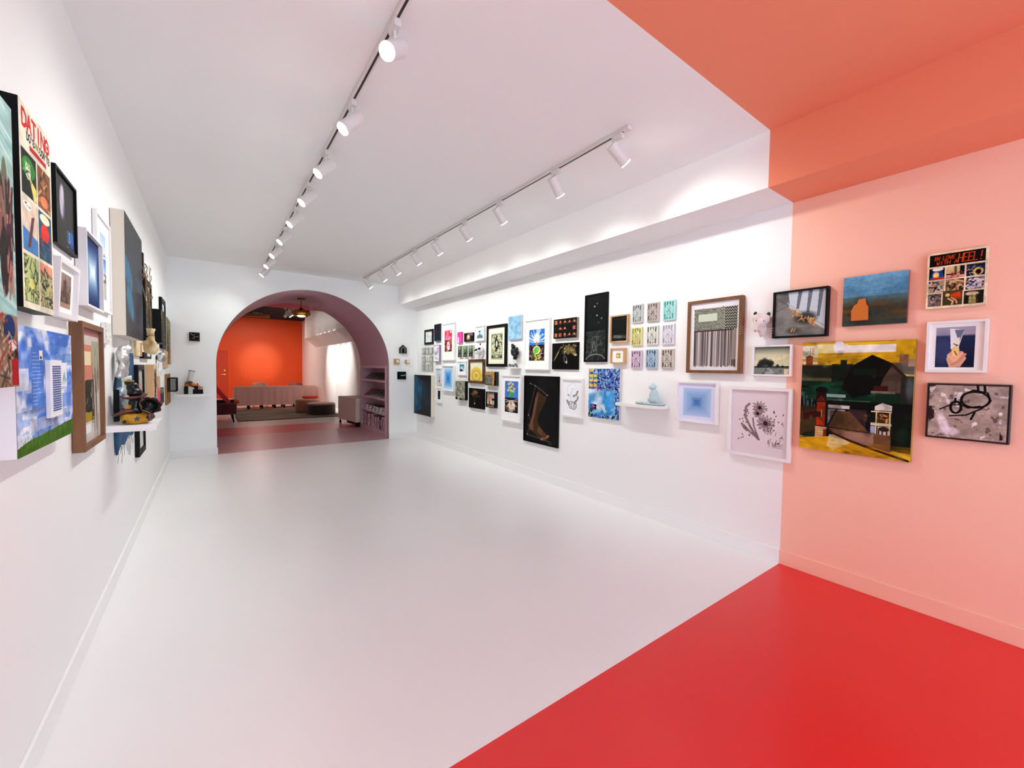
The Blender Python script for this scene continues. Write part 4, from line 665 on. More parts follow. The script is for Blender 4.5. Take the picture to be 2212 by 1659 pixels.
def P_cream(c): c.rect(0, 0, 1, 1, (206, 176, 140)); c.rect(.3, 0, .65, 1, (236, 226, 196)); c.rect(.45, 0, .5, 1, (150, 120, 84)); c.rect(.8, 0, 1, 1, (196, 150, 110))
def P_blk3(c): c.rect(0, 0, 1, 1, (66, 58, 58)); c.rect(.4, .2, .8, .6, (226, 226, 226))
def P_smallf(c): c.grad((222, 218, 196), (170, 176, 160)); c.dabs(14, (.2, .4, .8, .95), [(150, 130, 110), (200, 120, 100)], .3, .03, PI/2, .4)
def P_sf2(c): c.rect(0, 0, 1, 1, (226, 226, 220)); c.dabs(10, (.2, .2, .8, .8), [(120, 120, 110)], .3, .04)
def P_plaque(c):
    c.rect(0, 0, 1, 1, (62, 48, 36)); c.ell(.48, .5, .36, .38, (16, 14, 13)); c.seed(52)
    for p_ in ([(.16, .16), (.36, .36)], [(.42, .3), (.56, .26)], [(.5, .52), (.7, .5)], [(.3, .66), (.54, .7)], [(.7, .46), (.86, .5)], [(.44, .44), (.5, .56)]): c.line(p_, .04, (206, 198, 184))
def P_gable(c): c.rect(0, 0, 1, 1, (46, 46, 42)); c.poly([(.2, 1), (.2, .45), (.5, .15), (.8, .45), (.8, 1)], (96, 92, 80)); c.poly([(.32, 1), (.32, .5), (.5, .3), (.68, .5), (.68, 1)], (40, 38, 34))
def P_blackpic(c): c.rect(0, 0, 1, 1, (10, 12, 12)); c.ell(.55, .5, .2, .06, (170, 206, 190)); c.ell(.84, .46, .1, .08, (150, 196, 176)); c.rect(.2, .78, .8, .8, (90, 96, 96)); c.rect(.25, .86, .75, .87, (70, 74, 74))
PLS = """
charcoal_framed R -8.296 -7.883 2.041 2.353 0.025
navy_rounded R -7.773 -7.495 2.087 2.433 0.05
tall_red R -7.454 -6.914 1.694 2.414 0.04
pinkpiece R -6.815 -6.653 2.007 2.212 0.03
insect1 R -6.562 -6.25 2.027 2.178 0.03
treephoto R -6.188 -5.887 2.017 2.274 0.035
blackmat R -5.811 -5.245 1.582 2.252 0.03
lavender R -7.797 -7.514 1.665 2.013 0.05
g1 R -6.783 -6.637 1.752 1.957 0.03
g2 R -6.578 -6.432 1.753 1.955 0.03
g3 R -6.378 -6.238 1.758 1.956 0.03
teal R -6.819 -6.494 1.422 1.678 0.03
goldframe R -6.393 -5.878 1.292 1.707 0.035
board R -5.806 -5.478 1.275 1.501 0.05
palepink R -7.713 -7.492 1.237 1.544 0.035
bluegrad R -7.41 -6.926 1.108 1.595 0.05
rings R -6.806 -6.459 0.974 1.316 0.06
darkblue R -8.697 -7.822 0.539 1.392 0.08
smallwhite R -7.7 -7.464 0.845 1.154 0.03
blackhands R -6.367 -5.872 0.86 1.204 0.03
figures R -5.761 -5.501 0.916 1.172 0.06
lightblue R -5.187 -4.859 1.992 2.349 0.03
treeroot R -4.782 -4.227 1.543 2.254 0.035
insects R -4.142 -3.709 1.957 2.208 0.035
handsdark R -4.179 -3.692 1.552 1.897 0.02
flowerpot R -5.354 -4.836 0.743 1.456 0.045
leg R -4.783 -4.04 0.505 1.457 0.025
pear R -3.964 -3.589 0.95 1.438 0.045
talldark R -3.592 -3.235 1.647 2.456 0.025
woodframe R -3.18 -2.93 1.864 2.169 0.035
smallwood R -3.155 -2.96 1.627 1.801 0.05
t11 R -2.887 -2.755 2.063 2.26 0.02
t12 R -2.698 -2.559 2.061 2.256 0.02
t13 R -2.508 -2.371 2.059 2.257 0.02
t21 R -2.891 -2.755 1.818 2.015 0.02
t22 R -2.699 -2.561 1.82 2.019 0.02
t23 R -2.516 -2.377 1.817 2.021 0.02
t31 R -2.89 -2.751 1.573 1.769 0.02
t32 R -2.701 -2.564 1.577 1.775 0.02
t33 R -2.516 -2.375 1.576 1.772 0.02
skyR R -3.491 -3.025 .987 1.567 .03
skyL L 2.026 2.696 1.233 1.673 0.05
fringe R -2.221 -1.719 1.537 2.209 0.05
landscape R -1.633 -1.339 1.521 1.774 0.035
bluesq R -2.312 -1.914 1.07 1.451 0.05
flowers R -1.814 -1.326 0.835 1.422 0.04
possum R -1.637 -1.514 1.875 2.044 0.1
cigs R -1.48 -1.112 1.826 2.194 0.05
orange R -1.026 -0.682 1.889 2.235 0.03
heel R -0.597 -0.342 1.966 2.312 0.03
chef R -0.585 -0.326 1.566 1.884 0.035
yellow R -1.262 -0.632 0.974 1.779 0.04
abstract R -0.572 -0.223 1.152 1.499 0.03
clown L 1.598 1.857 1.479 2.284 0.1
dating L 2.099 2.438 1.737 2.432 0.055
ghost L 2.681 3.034 2.083 2.426 0.02
sepia L 2.59 2.913 1.753 2.009 0.035
bluewhite L 3.077 3.484 1.852 2.257 0.045
tallwhite L 3.492 3.922 1.879 2.473 0.02
bigblue L 4.041 4.955 1.753 2.642 0.073
farblack L 5.629 6.194 1.789 2.435 0.03
black2 L 7.362 7.96 1.768 2.462 0.03
blacksq L 6.483 6.974 1.805 2.205 0.087
brown L 2.941 3.45 1.098 1.761 0.045
strip L 3.678 3.827 1.678 1.813 0.02
textile L 4.04 4.831 0.949 1.584 0.02
pinkblk L 4.997 5.449 0.701 1.541 0.03
tan L 5.82 6.213 1.127 1.543 0.06
greenp L 8.021 8.404 1.772 2.26 0.03
brownp L 8.411 8.73 1.548 2.248 0.03
tanpink L 6.373 6.696 1.068 1.401 0.05
darksm L 6.871 7.311 1.034 1.236 0.04
wood L 8.058 8.7 0.934 1.398 0.022
mesh L 7.75 8.197 1.138 1.338 0.09
cream1 L 4.855 5.391 1.622 1.754 0.02
blk3 L 5.417 6.036 1.604 1.666 0.03
smallf L 7.788 8.405 1.499 1.748 0.02
smallf2 L 6.655 6.987 1.454 1.558 0.02
smallf3 L 7.092 7.407 1.392 1.466 0.02
darkedge L 5.576 5.647 2.417 2.667 0.02
plaque B -0.292 -0.151 1.942 2.086 0.03
arch B 3.309 3.479 1.854 1.994 0.03
knob1 B 3.189 3.323 1.61 1.734 0.03
knob2 B 3.439 3.547 1.634 1.719 0.03
blackpic B 3.271 3.461 1.29 1.458 0.03
"""
PL = {}
for l in PLS.strip().splitlines():
    q = l.split(); PL[q[0]] = (q[1],)+tuple(float(v) for v in q[2:])
F, CN = 'framed_print', 'canvas_painting'
m_bsat = M('black_frame', (8, 8, 9), .5, spec=.12)
m_goldf = M('brown_gold_frame', (104, 70, 32), .4, col2=(60, 38, 18), nscale=20)
m_bluegrey = M('pale_grey_side', (206, 204, 200), .6)
GR = 'pictures on the right wall'
def A(key, name, cat, label, p, **k): return art(PL[key], name, cat, label, p, **k)
A('charcoal_framed', 'framed_drawing', 'framed drawing', 'small black framed pale grey drawing, leftmost of the top row near the far right corner', P_charcoal, kind='frame', fw=.045, frame=m_bsat, surf='gloss')
A('navy_rounded', 'rounded_artwork', 'wall panel', 'navy blue round-cornered panel with dark red letters, beside the small black framed drawing', P_navy, side=M('navy_side', (10, 12, 22), .4), rnd=.02)
A('lavender', 'rounded_artwork', 'wall panel', 'lavender round-cornered panel with a faint loop drawing, below the navy panel', P_lavender, side=M('lavender_side', (150, 130, 160), .5), rnd=.02)
A('tall_red', F, 'framed print', 'tall white framed print of a pink and red plant scene with a wide white mat', P_tallred, kind='frame', fw=.02, win=(.2, .19, .76, .76))
A('pinkpiece', 'pink_canvas', 'wall panel', 'narrow bright pink panel with a small white figure, right of the tall pink print', P_pinkpiece, side=M('pink_side', (214, 60, 140), .5))
A('insect1', CN, 'painting', 'small black painting of one pale brown insect, beside the narrow pink panel', P_insect1, side=m_black, surf='gloss')
A('treephoto', 'framed_photograph', 'framed photograph', 'small white framed photograph of a lone dark tree on a grey hill', P_tree, kind='frame', fw=.016, win=(.2, .24, .82, .82))
A('blackmat', F, 'framed print', 'large black framed block print with cream mat and a dark curling figure', P_blackmat, kind='frame', fw=.045, frame=m_bsat, win=(.22, .2, .8, .83), side=M('cream_mat', (240, 238, 216), .8), surf='gloss')
for k_, s_, cs in (('g1', 'left', ((52, 60, 44), (140, 156, 130))), ('g2', 'middle', ((66, 84, 54), (150, 170, 140))), ('g3', 'right', ((40, 40, 34), (160, 180, 140)))):
    def f(c, cs=cs): c.grad(cs[1], cs[0]); c.noise(4, cs[1], .5, .7, .8); c.line([(.3, .1), (.6, .5), (.4, .9)], .05, (226, 230, 220)); c.ell(.5, .55, .2, .22, (36, 36, 32)); c.ell(.45, .5, .1, .12, cs[1])
    A(k_, 'small_canvas', 'painting', 'little green painted canvas, the %s one of three in a row under the pink panel' % s_, f, side=m_bluegrey, group='three little green canvases')
A('teal', 'framed_photograph', 'framed photograph', 'small white framed photograph of a blue green mountain, below the three little green canvases', P_teal, kind='frame', fw=.016, win=(.24, .22, .78, .72))
A('goldframe', 'framed_drawing', 'framed drawing', 'gold brown framed drawing with yellow circles on pale paper', P_gold, kind='frame', fw=.045, frame=m_goldf, surf='gloss')
A('board', 'wood_board', 'wood board', 'wavy grained wooden board with a grey square plate, right of the gold brown frame', P_board, side=M('board_side', (24, 20, 16), .5))
A('palepink', 'framed_photograph', 'framed photograph', 'narrow white framed pale blue photograph, left of the blue glow print', P_palepink, kind='frame', fw=.012)
A('bluegrad', F, 'framed print', 'white framed print of a blue glow fading to white, near the far right corner', P_bluegrad, kind='frame', fw=.014)
A('rings', CN, 'painting', 'grey green canvas with black painted loops and a black side edge', P_rings, side=m_black)
A('darkblue', CN, 'painting', 'large dark teal and black canvas with pale edges, low by the far right corner', P_darkblue, side=m_cream, surf='gloss')
A('smallwhite', F, 'framed print', 'small white framed dark blue picture below the narrow pale blue photograph', P_smallwhite, kind='frame', fw=.016, win=(.24, .2, .72, .76))
A('blackhands', CN, 'painting', 'black canvas with faint golden flower shapes, below the gold brown frame', P_blackhands, side=m_black, surf='gloss')
A('figures', 'shadow_box', 'shadow box', 'small black shadow box with two pale standing figures', P_figures, kind='frame', fw=.012, frame=m_bsat, surf='gloss')
A('lightblue', CN, 'painting', 'pale blue canvas with a swirling relief line, above the black wall sculpture', P_lightblue, side=m_bluegrey)
A('treeroot', F, 'framed print', 'tall white framed print of a white rooted tree over green ground on blue', P_treeroot, kind='frame', fw=.018, win=(.18, .2, .79, .82))
A('insects', CN, 'painting', 'black panel with rows of orange brown insects', P_insects, side=M('insect_side', (150, 130, 118), .5), surf='gloss')
A('handsdark', CN, 'painting', 'square black panel with pale golden figures, below the insect panel', P_handsdark, side=m_black, surf='gloss')
A('flowerpot', F, 'framed print', 'white framed print of yellow flowers above white roots on blue and black', P_flowerpot, kind='frame', fw=.02, win=(.18, .13, .84, .8))
A('leg', F, 'framed print', 'large black framed picture of a bare human lower leg and foot with thin white lines', P_leg, kind='frame', fw=.012, frame=m_bsat, surf='gloss')
A('pear', 'framed_drawing', 'framed drawing', 'white framed pencil drawing of pears and leaves', P_pear, kind='frame', fw=.022, surf='gloss')
A('talldark', F, 'framed drawing', 'tall narrow black framed night drawing with a lit doorway', P_talldark, kind='frame', fw=.018, frame=m_bsat, surf='gloss')
A('woodframe', F, 'framed picture', 'light wood framed dark picture of a night sea, right of the tall night drawing', P_woodframe, kind='frame', fw=.015, frame=m_oak, surf='gloss')
A('smallwood', F, 'framed picture', 'small light wood framed white mat with a tiny yellow picture', P_smallwood, kind='frame', fw=.014, frame=m_oak, win=(.34, .32, .68, .66))
GN = {'t11': 'clear grey cast glass relief tile, top left of the nine', 't12': 'brownish cast glass relief tile, top middle of the nine', 't13': 'turquoise cast glass relief tile, top right of the nine', 't21': 'yellow cast glass relief tile, middle left of the nine', 't22': 'pale green cast glass relief tile, centre of the nine', 't23': 'pale lilac cast glass relief tile, middle right of the nine', 't31': 'pink cast glass relief tile, bottom left of the nine', 't32': 'blue cast glass relief tile, bottom middle of the nine', 't33': 'tan cast glass relief tile, bottom right of the nine'}
for i, k_ in enumerate(GN):
    w, a0, a1, z0, z1, t = PL[k_]
    r = A(k_, 'glass_tile', 'glass tile', GN[k_], glass(k_, i+60), side=M('tile_'+k_, np.array(GC[k_][0])*.5+110, .2, coat=.5), surf='glass', rnd=.004, group='nine coloured glass relief tiles', k=1.5)
    bm = bmesh.new(); W_, H_ = a1-a0, z1-z0
    tube(bm, [(-.3*W_, -t-.002, .5*H_), (0, -t-.003, .88*H_), (.3*W_, -t-.002, .5*H_), (0, -t-.003, .1*H_), (-.3*W_, -t-.002, .5*H_)], .0035, 6)
    for z in (.34, .64): box(bm, -.45*W_, .45*W_, -t-.005, -t, z*H_-.004, z*H_+.004, bev=.0015)
    lathe_pts = [(W_*.26*math.cos(a), H_*.5+H_*.26*math.sin(a)) for a in [2*PI*j/24 for j in range(25)]]; tube(bm, [(x, -t-.002, z) for x, z in lathe_pts], .004, 6)
    obj('relief_pattern', bm, M('relief_'+k_, np.array(GC[k_][0])*.7+66, .12, coat=.7), r, smooth=False)
A('skyR', CN, 'collage', 'blue and violet collage canvas with clouds and yellow squares, left of the wall shelf', P_skyR, side=m_bluegrey)
w, a0, a1, z0, z1, t = PL['fringe']
A('fringe', F, 'framed weaving', 'large brown wood framed grey weaving with a long hanging fringe', P_fringe, kind='frame', fw=.026, frame=m_brown)
A('landscape', F, 'framed picture', 'small white framed misty landscape with dark trees, half over the coral paint line', P_landscape, kind='frame', fw=.014)
A('bluesq', F, 'framed print', 'white framed print of nested pale blue squares, right of the wall shelf', P_bluesq, kind='frame', fw=.012)
A('flowers', F, 'framed drawing', 'large white framed brown ink drawing of flowers, beside the coral paint line', P_flowers, kind='frame', fw=.022)
A('cigs', 'framed_photograph', 'framed photograph', 'black framed photograph of cigarette butts along a kerb, over the coral paint line', P_cigs, kind='frame', fw=.014, frame=m_bsat, surf='gloss')
r = A('orange', CN, 'painting', 'blue and brown landscape canvas with a raised orange bottle shape on coral wall', P_orange, side=M('orange_side', (150, 80, 64), .6))
w, a0, a1, z0, z1, t = PL['orange']; W_, H_ = a1-a0, z1-z0
pts = [((u-.5)*W_, (1-v)*H_) for u, v in ((.16, .9), (.155, .7), (.2, .59), (.25, .56), (.27, .48), (.37, .465), (.38, .56), (.42, .63), (.425, .9))]
obj('bottle_cutout', prism(bmesh.new(), pts, -t-.018, -t-.001), M('orange_felt', (204, 112, 36), .85, bump=.3, bscale=400), r)
A('heel', 'comic_page_painting', 'painting', 'cream bordered comic page painting titled IN LOVE WITH A HEEL!', P_heel, side=M('heel_side', (226, 206, 176), .6), k=1.6)
A('chef', 'framed_photograph', 'framed photograph', 'white framed photograph of a person in a tall paper hat, below the comic page', P_chef, kind='frame', fw=.014, win=(.16, .12, .8, .9))
A('yellow', CN, 'painting', 'large yellow and dark green canvas of house roofs and a gate', P_yellow, side=M('yellow_side', (170, 130, 50), .7), surf='matte')
A('abstract', CN, 'painting', 'grey stone-like panel with a black looped line, lowest on the coral wall', P_abstract, side=M('abs_side', (80, 56, 54), .6), rnd=.006)
# left wall
A('clown', CN, 'painting', 'large pale green canvas with dark figures at the left edge of the photo', P_clown, side=m_black, k=1.0)
A('dating', 'comic_page_painting', 'painting', "tall comic page painting titled DATING DO'S AND DON'TS with a thick black side", P_dating, side=m_black, k=1.7)
A('ghost', CN, 'painting', 'black box painting with one pale upright shape and blue marks, beside the comic page', P_ghost, kind='frame', fw=.012, frame=m_bsat, surf='gloss')
A('sepia', 'framed_photograph', 'framed photograph', 'tilted white framed brown photograph below the black box painting', P_sepia, kind='frame', fw=.02, win=(.2, .2, .8, .8), tilt=.05)
A('bluewhite', F, 'framed print', 'deep white framed print of blue steps fading to white', P_bluewhite, kind='frame', fw=.012)
A('tallwhite', F, 'framed photograph', 'tall white framed column of three pale sky pictures, behind the blue step print', P_tallwhite, kind='frame', fw=.02, win=(.34, .17, .7, .86))
A('bigblue', CN, 'painting', 'large thick dark blue canvas with cream sides', P_bigblue, side=m_cream, surf='gloss', k=1.5)
A('farblack', F, 'framed picture', 'tall black framed picture behind the large dark blue canvas', P_farblack, kind='frame', fw=.05, frame=m_bsat, surf='gloss')
A('darkedge', 'black_artwork', 'wall panel', 'narrow black panel just past the large dark blue canvas', lambda c: c.rect(0, 0, 1, 1, (20, 20, 22)), side=m_black)
A('black2', F, 'framed picture', 'tall black framed pale picture, highest near the far left corner', P_black2, kind='frame', fw=.06, frame=m_bsat, surf='gloss')
A('blacksq', 'block_artwork', 'wall panel', 'deep black block with a golden brown face, high on the left wall', P_blacksq, side=m_black)
r = A('skyL', CN, 'collage', 'large blue sky and grass collage panel with a white slotted vent', P_skyL, side=m_satin, k=1.6)
w, a0, a1, z0, z1, t = PL['skyL']; W_, H_ = a1-a0, z1-z0
def rel(u): return (u-.5)*W_
bm = BX(rel(.44), rel(.66), -t-.016, -t-.001, H_*.235, H_*.74, bev=.002); v_ = obj('vent_plate', bm, m_white, r)
bm = bmesh.new()
for i in range(20): z = H_*(.29+i*.0205); box(bm, rel(.475), rel(.625), -t-.0185, -t-.0155, z, z+H_*.011, bev=.0008)
obj('vent_slot', bm, M('slot_blue', (32, 72, 150), .5), v_)
cvx = Cv(24, 60, (240, 242, 244), .5); cvx.seed(1)
for i in range(9): cvx.line([(.15+i*.09, .9-.1*(i % 3)), (.2+i*.08, .3+.12*abs(i-4))], .03, [(60, 140, 160), (120, 190, 190), (30, 100, 120)][i % 3])
obj('small_card', BX(rel(.70), rel(.82), -t-.008, -t-.001, H_*.49, H_*.72), m_white, r); obj('card_drawing', paint_mesh(cvx, rel(.705), rel(.815), H_*.495, H_*.715, -t-.009), AM['paper'], r)
A('brown', F, 'framed weaving', 'deep brown wood framed tall weaving of pink, black and yellow', P_brownL, kind='frame', fw=.028, frame=m_brown, surf='gloss', k=1.5)
A('strip', 'small_artwork', 'wall panel', 'small white speckled panel beside the deep brown frame', P_strip, side=m_satin)
A('pinkblk', F, 'framed picture', 'tall black box framed pink and grey picture behind the wall shelf sculpture', P_pinkblk, kind='frame', fw=.05, frame=m_bsat, surf='gloss')
A('tan', 'box_artwork', 'box panel', 'tan cardboard coloured box panel with a brown and white face', P_tan, side=M('cardboard', (196, 156, 112), .8))
A('greenp', CN, 'painting', 'narrow green canvas near the far left corner', P_green, side=m_bluegrey)
A('brownp', CN, 'painting', 'narrow brown canvas closest to the far left corner', P_brownp, side=M('brown_side', (140, 100, 60), .6))
A('tanpink', 'small_artwork', 'wall panel', 'small tan panel with a bright pink lower edge', P_tanpink, side=M('pinktan_side', (224, 120, 150), .6))
A('darksm', 'small_artwork', 'wall panel', 'small dark olive panel right of the pink edged panel', P_darksm, side=m_black)
A('wood', 'wood_plank', 'wood plank', 'upright golden brown wood plank with a black cage mounted over it', P_wood, side=M('plank_side', (150, 104, 54), .6))
A('cream1', 'small_artwork', 'wall panel', 'low cream and tan striped panel under the dark blue canvas', P_cream, side=m_cream)
A('blk3', 'small_artwork', 'wall panel', 'small black and white panel below the cream vase', P_blk3, side=m_black)
A('smallf', F, 'framed picture', 'small tan framed pale drawing under the narrow brown canvas', P_smallf, kind='frame', fw=.05, frame=m_oak)
A('smallf2', 'small_artwork', 'wall panel', 'tiny pale sheet under the far silver mask', P_sf2, side=m_satin)
A('smallf3', 'small_artwork', 'wall panel', 'tiny pale card above the dark olive panel', P_sf2, side=m_satin)
w, a0, a1, z0, z1, t = PL['mesh']
r = thing('wire_cage', 'black open wire cage box fixed to the upright wood plank', 'cage', wallpos('L', (a0+a1)/2+.25, z0, .034), PI/2)
bm = bmesh.new(); W_ = .34; H_ = z1-z0
for x in (-W_/2, W_/2):
    for y in (-.1, -.004): tube(bm, [(x, y, 0), (x, y, H_)], .006)
for z in (0, H_):
    for y in (-.1, -.004): tube(bm, [(-W_/2, y, z), (W_/2, y, z)], .006)
    for x in (-W_/2, W_/2): tube(bm, [(x, -.1, z), (x, -.004, z)], .006)
obj('wire_frame', bm, m_black, r); bm = bmesh.new()
for i in range(20): x = -W_/2+W_*i/19; box(bm, x-.0065, x+.0065, -.098, -.094, 0, H_)
for i in range(9): box(bm, -W_/2-.002, -W_/2+.002, -.1+.011*i, -.093+.011*i, 0, H_)
for i in range(9): z = H_*i/8; box(bm, -W_/2, W_/2, -.094, -.09, z-.003, z+.003)
obj('wire_grid', bm, m_black, r)
# back wall pieces
A('plaque', 'bronze_plaque', 'plaque', 'small bronze relief plaque left of the arch above the shelf shoe', P_plaque, side=M('bronze', (58, 44, 32), .4, metal=.6), k=2)
w, a0, a1, z0, z1, t = PL['arch']; W_, H_ = a1-a0, z1-z0+.05
r = thing('gabled_plaque', 'small black house-shaped plaque with pointed top, right of the arch', 'plaque', wallpos('B', (a0+a1)/2, z0))
obj('plaque_mount', prism(bmesh.new(), [(-W_/2, 0), (W_/2, 0), (W_/2, H_*.62), (0, H_), (-W_/2, H_*.62)], -t, 0), M('slate', (36, 36, 34), .5), r)
obj('inner_ridge', prism(bmesh.new(), [(-W_*.3, .012), (W_*.3, .012), (W_*.3, H_*.56), (0, H_*.84), (-W_*.3, H_*.56)], -t-.008, -t), M('slate_pale', (104, 100, 88), .5), r)
obj('inner_niche', prism(bmesh.new(), [(-W_*.16, .014), (W_*.16, .014), (W_*.16, H_*.48), (0, H_*.68), (-W_*.16, H_*.48)], -t-.012, -t-.008), m_black, r)
for k_, lb in (('knob1', 'larger square wooden plate with a white porcelain knob, right of the arch'), ('knob2', 'smaller square wooden plate with a white knob, nearer the far right corner')):
    w, a0, a1, z0, z1, t = PL[k_]; W_, H_ = a1-a0, z1-z0
    r = thing('knob_plate', lb, 'wall ornament', wallpos('B', (a0+a1)/2, z0)); obj('backing_mount', BX(-W_/2, W_/2, -.016, 0, 0, H_, bev=.003), m_oak, r)
    bm = lathe(bmesh.new(), [(.012, 0), (.01, .012), (.026, .025), (.028, .038), (.018, .05), (.0001, .054)], 20)
    for v in bm.verts: v.co = Vector((v.co.x+.01, -.016-v.co.z, v.co.y*1.3+H_*.52))
    obj('knob', bm, M('porcelain', (244, 242, 236), .2, coat=.6), r, smooth=True)
A('blackpic', 'black_picture', 'picture', 'small black picture with a pale green streak, below the knob plates', P_blackpic, side=m_black, surf='gloss', k=2)
# nine little white tiles in the far corner
k9 = 0
for ri, (zb, zt) in enumerate(((1.842, 1.978), (1.66, 1.797), (1.49, 1.628))):
    for ci, (ya, yb) in enumerate(((8.416, 8.270), (8.229, 8.080), (8.047, 7.903))):
        pos = ['top', 'middle', 'bottom'][ri]+' '+['left', 'centre', 'right'][ci]
        W_, H_ = ya-yb, zt-zb; yc = (ya+yb)/2
        if (ri, ci) == (1, 1):
            r = thing('triangle_relief', 'small white triangle relief in the centre of the nine little tiles', 'wall relief', (XR-.002, yc, zb+.02), -PI/2, 'nine little pale tiles')
            bm = bmesh.new(); T_ = [(-W_*.34, 0), (W_*.34, 0), (0, H_*.75)]
            tube(bm, [(x, -.008, z) for x, z in T_+T_[:1]], .006); obj('outline', bm, M('ash', (130, 128, 118), .6), r); obj('face', prism(bmesh.new(), T_, -.006, 0), m_satin, r); continue
        def f(c, q=ri*3+ci): c.seed(q+70); c.rect(0, 0, 1, 1, (206, 208, 202)); c.noise(4, (160, 164, 156), .5, .7, .7); c.dabs(5+q, (.1, .1, .9, .9), [(140, 146, 136), (232, 234, 228)], .4, .03)
        art(('R', -ya, -yb, zb, zt, .025), 'relief_tile', 'tile', 'small pale grey relief tile, %s of the nine little tiles' % pos, f, side=M('tile_edge', (150, 148, 138), .6), group='nine little pale tiles', k=1.6)
# ------------------------------------------------------------------ wall sculptures
def skin(o, lv=1):
    m = o.modifiers.new('smooth', 'SUBSURF'); m.levels = lv; m.render_levels = lv; return o
m_silver = M('silver_leaf', (200, 198, 194), .38, metal=.8, bump=.9, bscale=30)
m_iron = M('dark_iron', (24, 22, 22), .5, metal=.4, bump=.4, bscale=60)
# opossum head
r = thing('animal_head', 'white opossum head sculpture with black ears between brown frame and coral paint line', 'sculpture', (XR-.003, 1.58, 1.965), -PI/2)
r.rotation_euler = Euler((0, .1, -PI/2+.38)); r.location.x = XR-.022
me = blob([(-.026, -.03, .03, .04, .04, .04), (.026, -.03, .03, .04, .04, .04), (0, -.05, .015, .06, .05, .05), (-.004, -.075, -.015, .044, .05, .045), (-.014, -.10, -.045, .028, .034, .034), (-.024, -.12, -.075, .016, .02, .02), (.016, -.05, -.055, .034, .035, .045), (.02, -.055, -.10, .018, .02, .026)], .006)
h = obj('head', me, M('opossum_fur', (238, 228, 224), .8, col2=(208, 188, 186), nscale=16), r, smooth=True)
for sx in (-1, 1):
    obj('ear', lathe(bmesh.new(), [(.0001, -.012), (.010, -.006), (.014, .006), (.010, .018), (.0001, .024)], 14, (sx*.047, -.04, .060)), M('ear_black', (30, 26, 28), .5), r, smooth=True)
    obj('eye', lathe(bmesh.new(), [(.0001, -.007), (.007, 0), (.0001, .007)], 12, (sx*.024-.004, -.108, .0)), M('eye_black', (14, 12, 12), .15, coat=.5), r, smooth=True)
obj('nose', lathe(bmesh.new(), [(.0001, -.007), (.009, 0), (.0001, .007)], 12, (-.024, -.139, -.079)), M('nose_pink', (190, 120, 124), .4), r, smooth=True)
bm = bmesh.new()
for sx in (-1, 1):
    for k in range(4): tube(bm, [(-.02+sx*.012, -.125, -.07), (-.02+sx*.07, -.12, -.065-.01*k), (-.02+sx*.12, -.10, -.05-.022*k)], .0007, 4)
obj('whiskers', bm, M('whisker', (220, 210, 208), .5), r)
# black and white wrapped head with hanging cloth
r = thing('wrapped_head', 'white wrapped head sculpture with black band above a pointed white cloth tail', 'sculpture', (XR-.003, 6.0, 1.85), -PI/2)
obj('wrapped_form', blob([(0, -.05, .02, .10, .05, .07), (.03, -.07, .05, .06, .045, .045), (-.05, -.06, -.01, .055, .045, .05)], .012, .006, 30), M('gesso', (236, 236, 238), .6), r, smooth=True)
obj('black_band', blob([(-.02, -.085, .015, .085, .03, .02, (0, -.25, 0)), (.06, -.08, .035, .03, .03, .025)], .01, .003, 30), m_black, r, smooth=True)
obj('horn', CY((.03, -.05, .09), (.045, -.06, .135), .014, .002, seg=12), m_black, r)
bm = bmesh.new(); a = [(-.03, -.03), (.085, -.02), (.075, -.07), (.03, -.125)]; prism(bm, [(x, z) for x, z in a[:2]]+[(.07, -.08), (.03, -.13), (-.01, -.08)], -.03, -.004); obj('cloth_tail', bm, M('white_cloth', (232, 230, 230), .9), r)
# black figure bust
r = thing('black_relief_figure', 'black knotted figure sculpture above the small glass prism shelf', 'sculpture', (XR-.003, 4.99, 1.80), -PI/2)
obj('wall_mount', CY((0, -.01, 0), (0, 0, 0), .03), m_black, r)
obj('torso', blob([(0, -.05, 0, .06, .05, .065), (.035, -.06, -.04, .045, .04, .04), (-.035, -.05, .01, .035, .04, .06), (.02, -.05, -.085, .03, .03, .03)], .01, .012, 28), m_iron, r, smooth=True)
obj('limbs', blob([(-.05, -.05, .075, .02, .025, .035), (-.055, -.055, .11, .018, .02, .02), (-.01, -.055, .085, .025, .025, .025), (.06, -.05, .04, .02, .02, .035), (.075, -.05, .0, .016, .02, .03)], .008, .008, 40), m_iron, r, smooth=True)
# small shelf with glass prisms
r = thing('wall_shelf', 'narrow white wall shelf holding small clear prisms', 'shelf', (XR-.001, 4.99, 1.557), -PI/2)
obj('shelf_board', BX(-.16, .11, -.11, 0, 0, .018, bev=.002), m_satin, r)
m_glass = M('clear_glass', (240, 245, 245), .05, trans=.9)
for k, (x, s, hh) in enumerate(((-.12, .035, .05), (-.045, .03, .04), (.035, .035, .055))):
    t_ = thing('glass_prism', 'small clear glass prism, %s on the narrow white shelf' % ['leftmost', 'middle one', 'rightmost'][k], 'prism', (XR-.055, 4.99-x, 1.5755), -PI/2, 'clear prisms on the narrow shelf')
    obj('prism_body', prism(bmesh.new(), [(-s, 0), (s, 0), (0, hh)], -.02, .02), m_glass, t_)
    bm = bmesh.new()
    for y in (-.02, .02): tube(bm, [(-s, y, 0.001), (0, y, hh), (s, y, .001)], .0016, 4)
    obj('prism_edge', bm, M('edge_grey', (90, 96, 96), .3), t_)
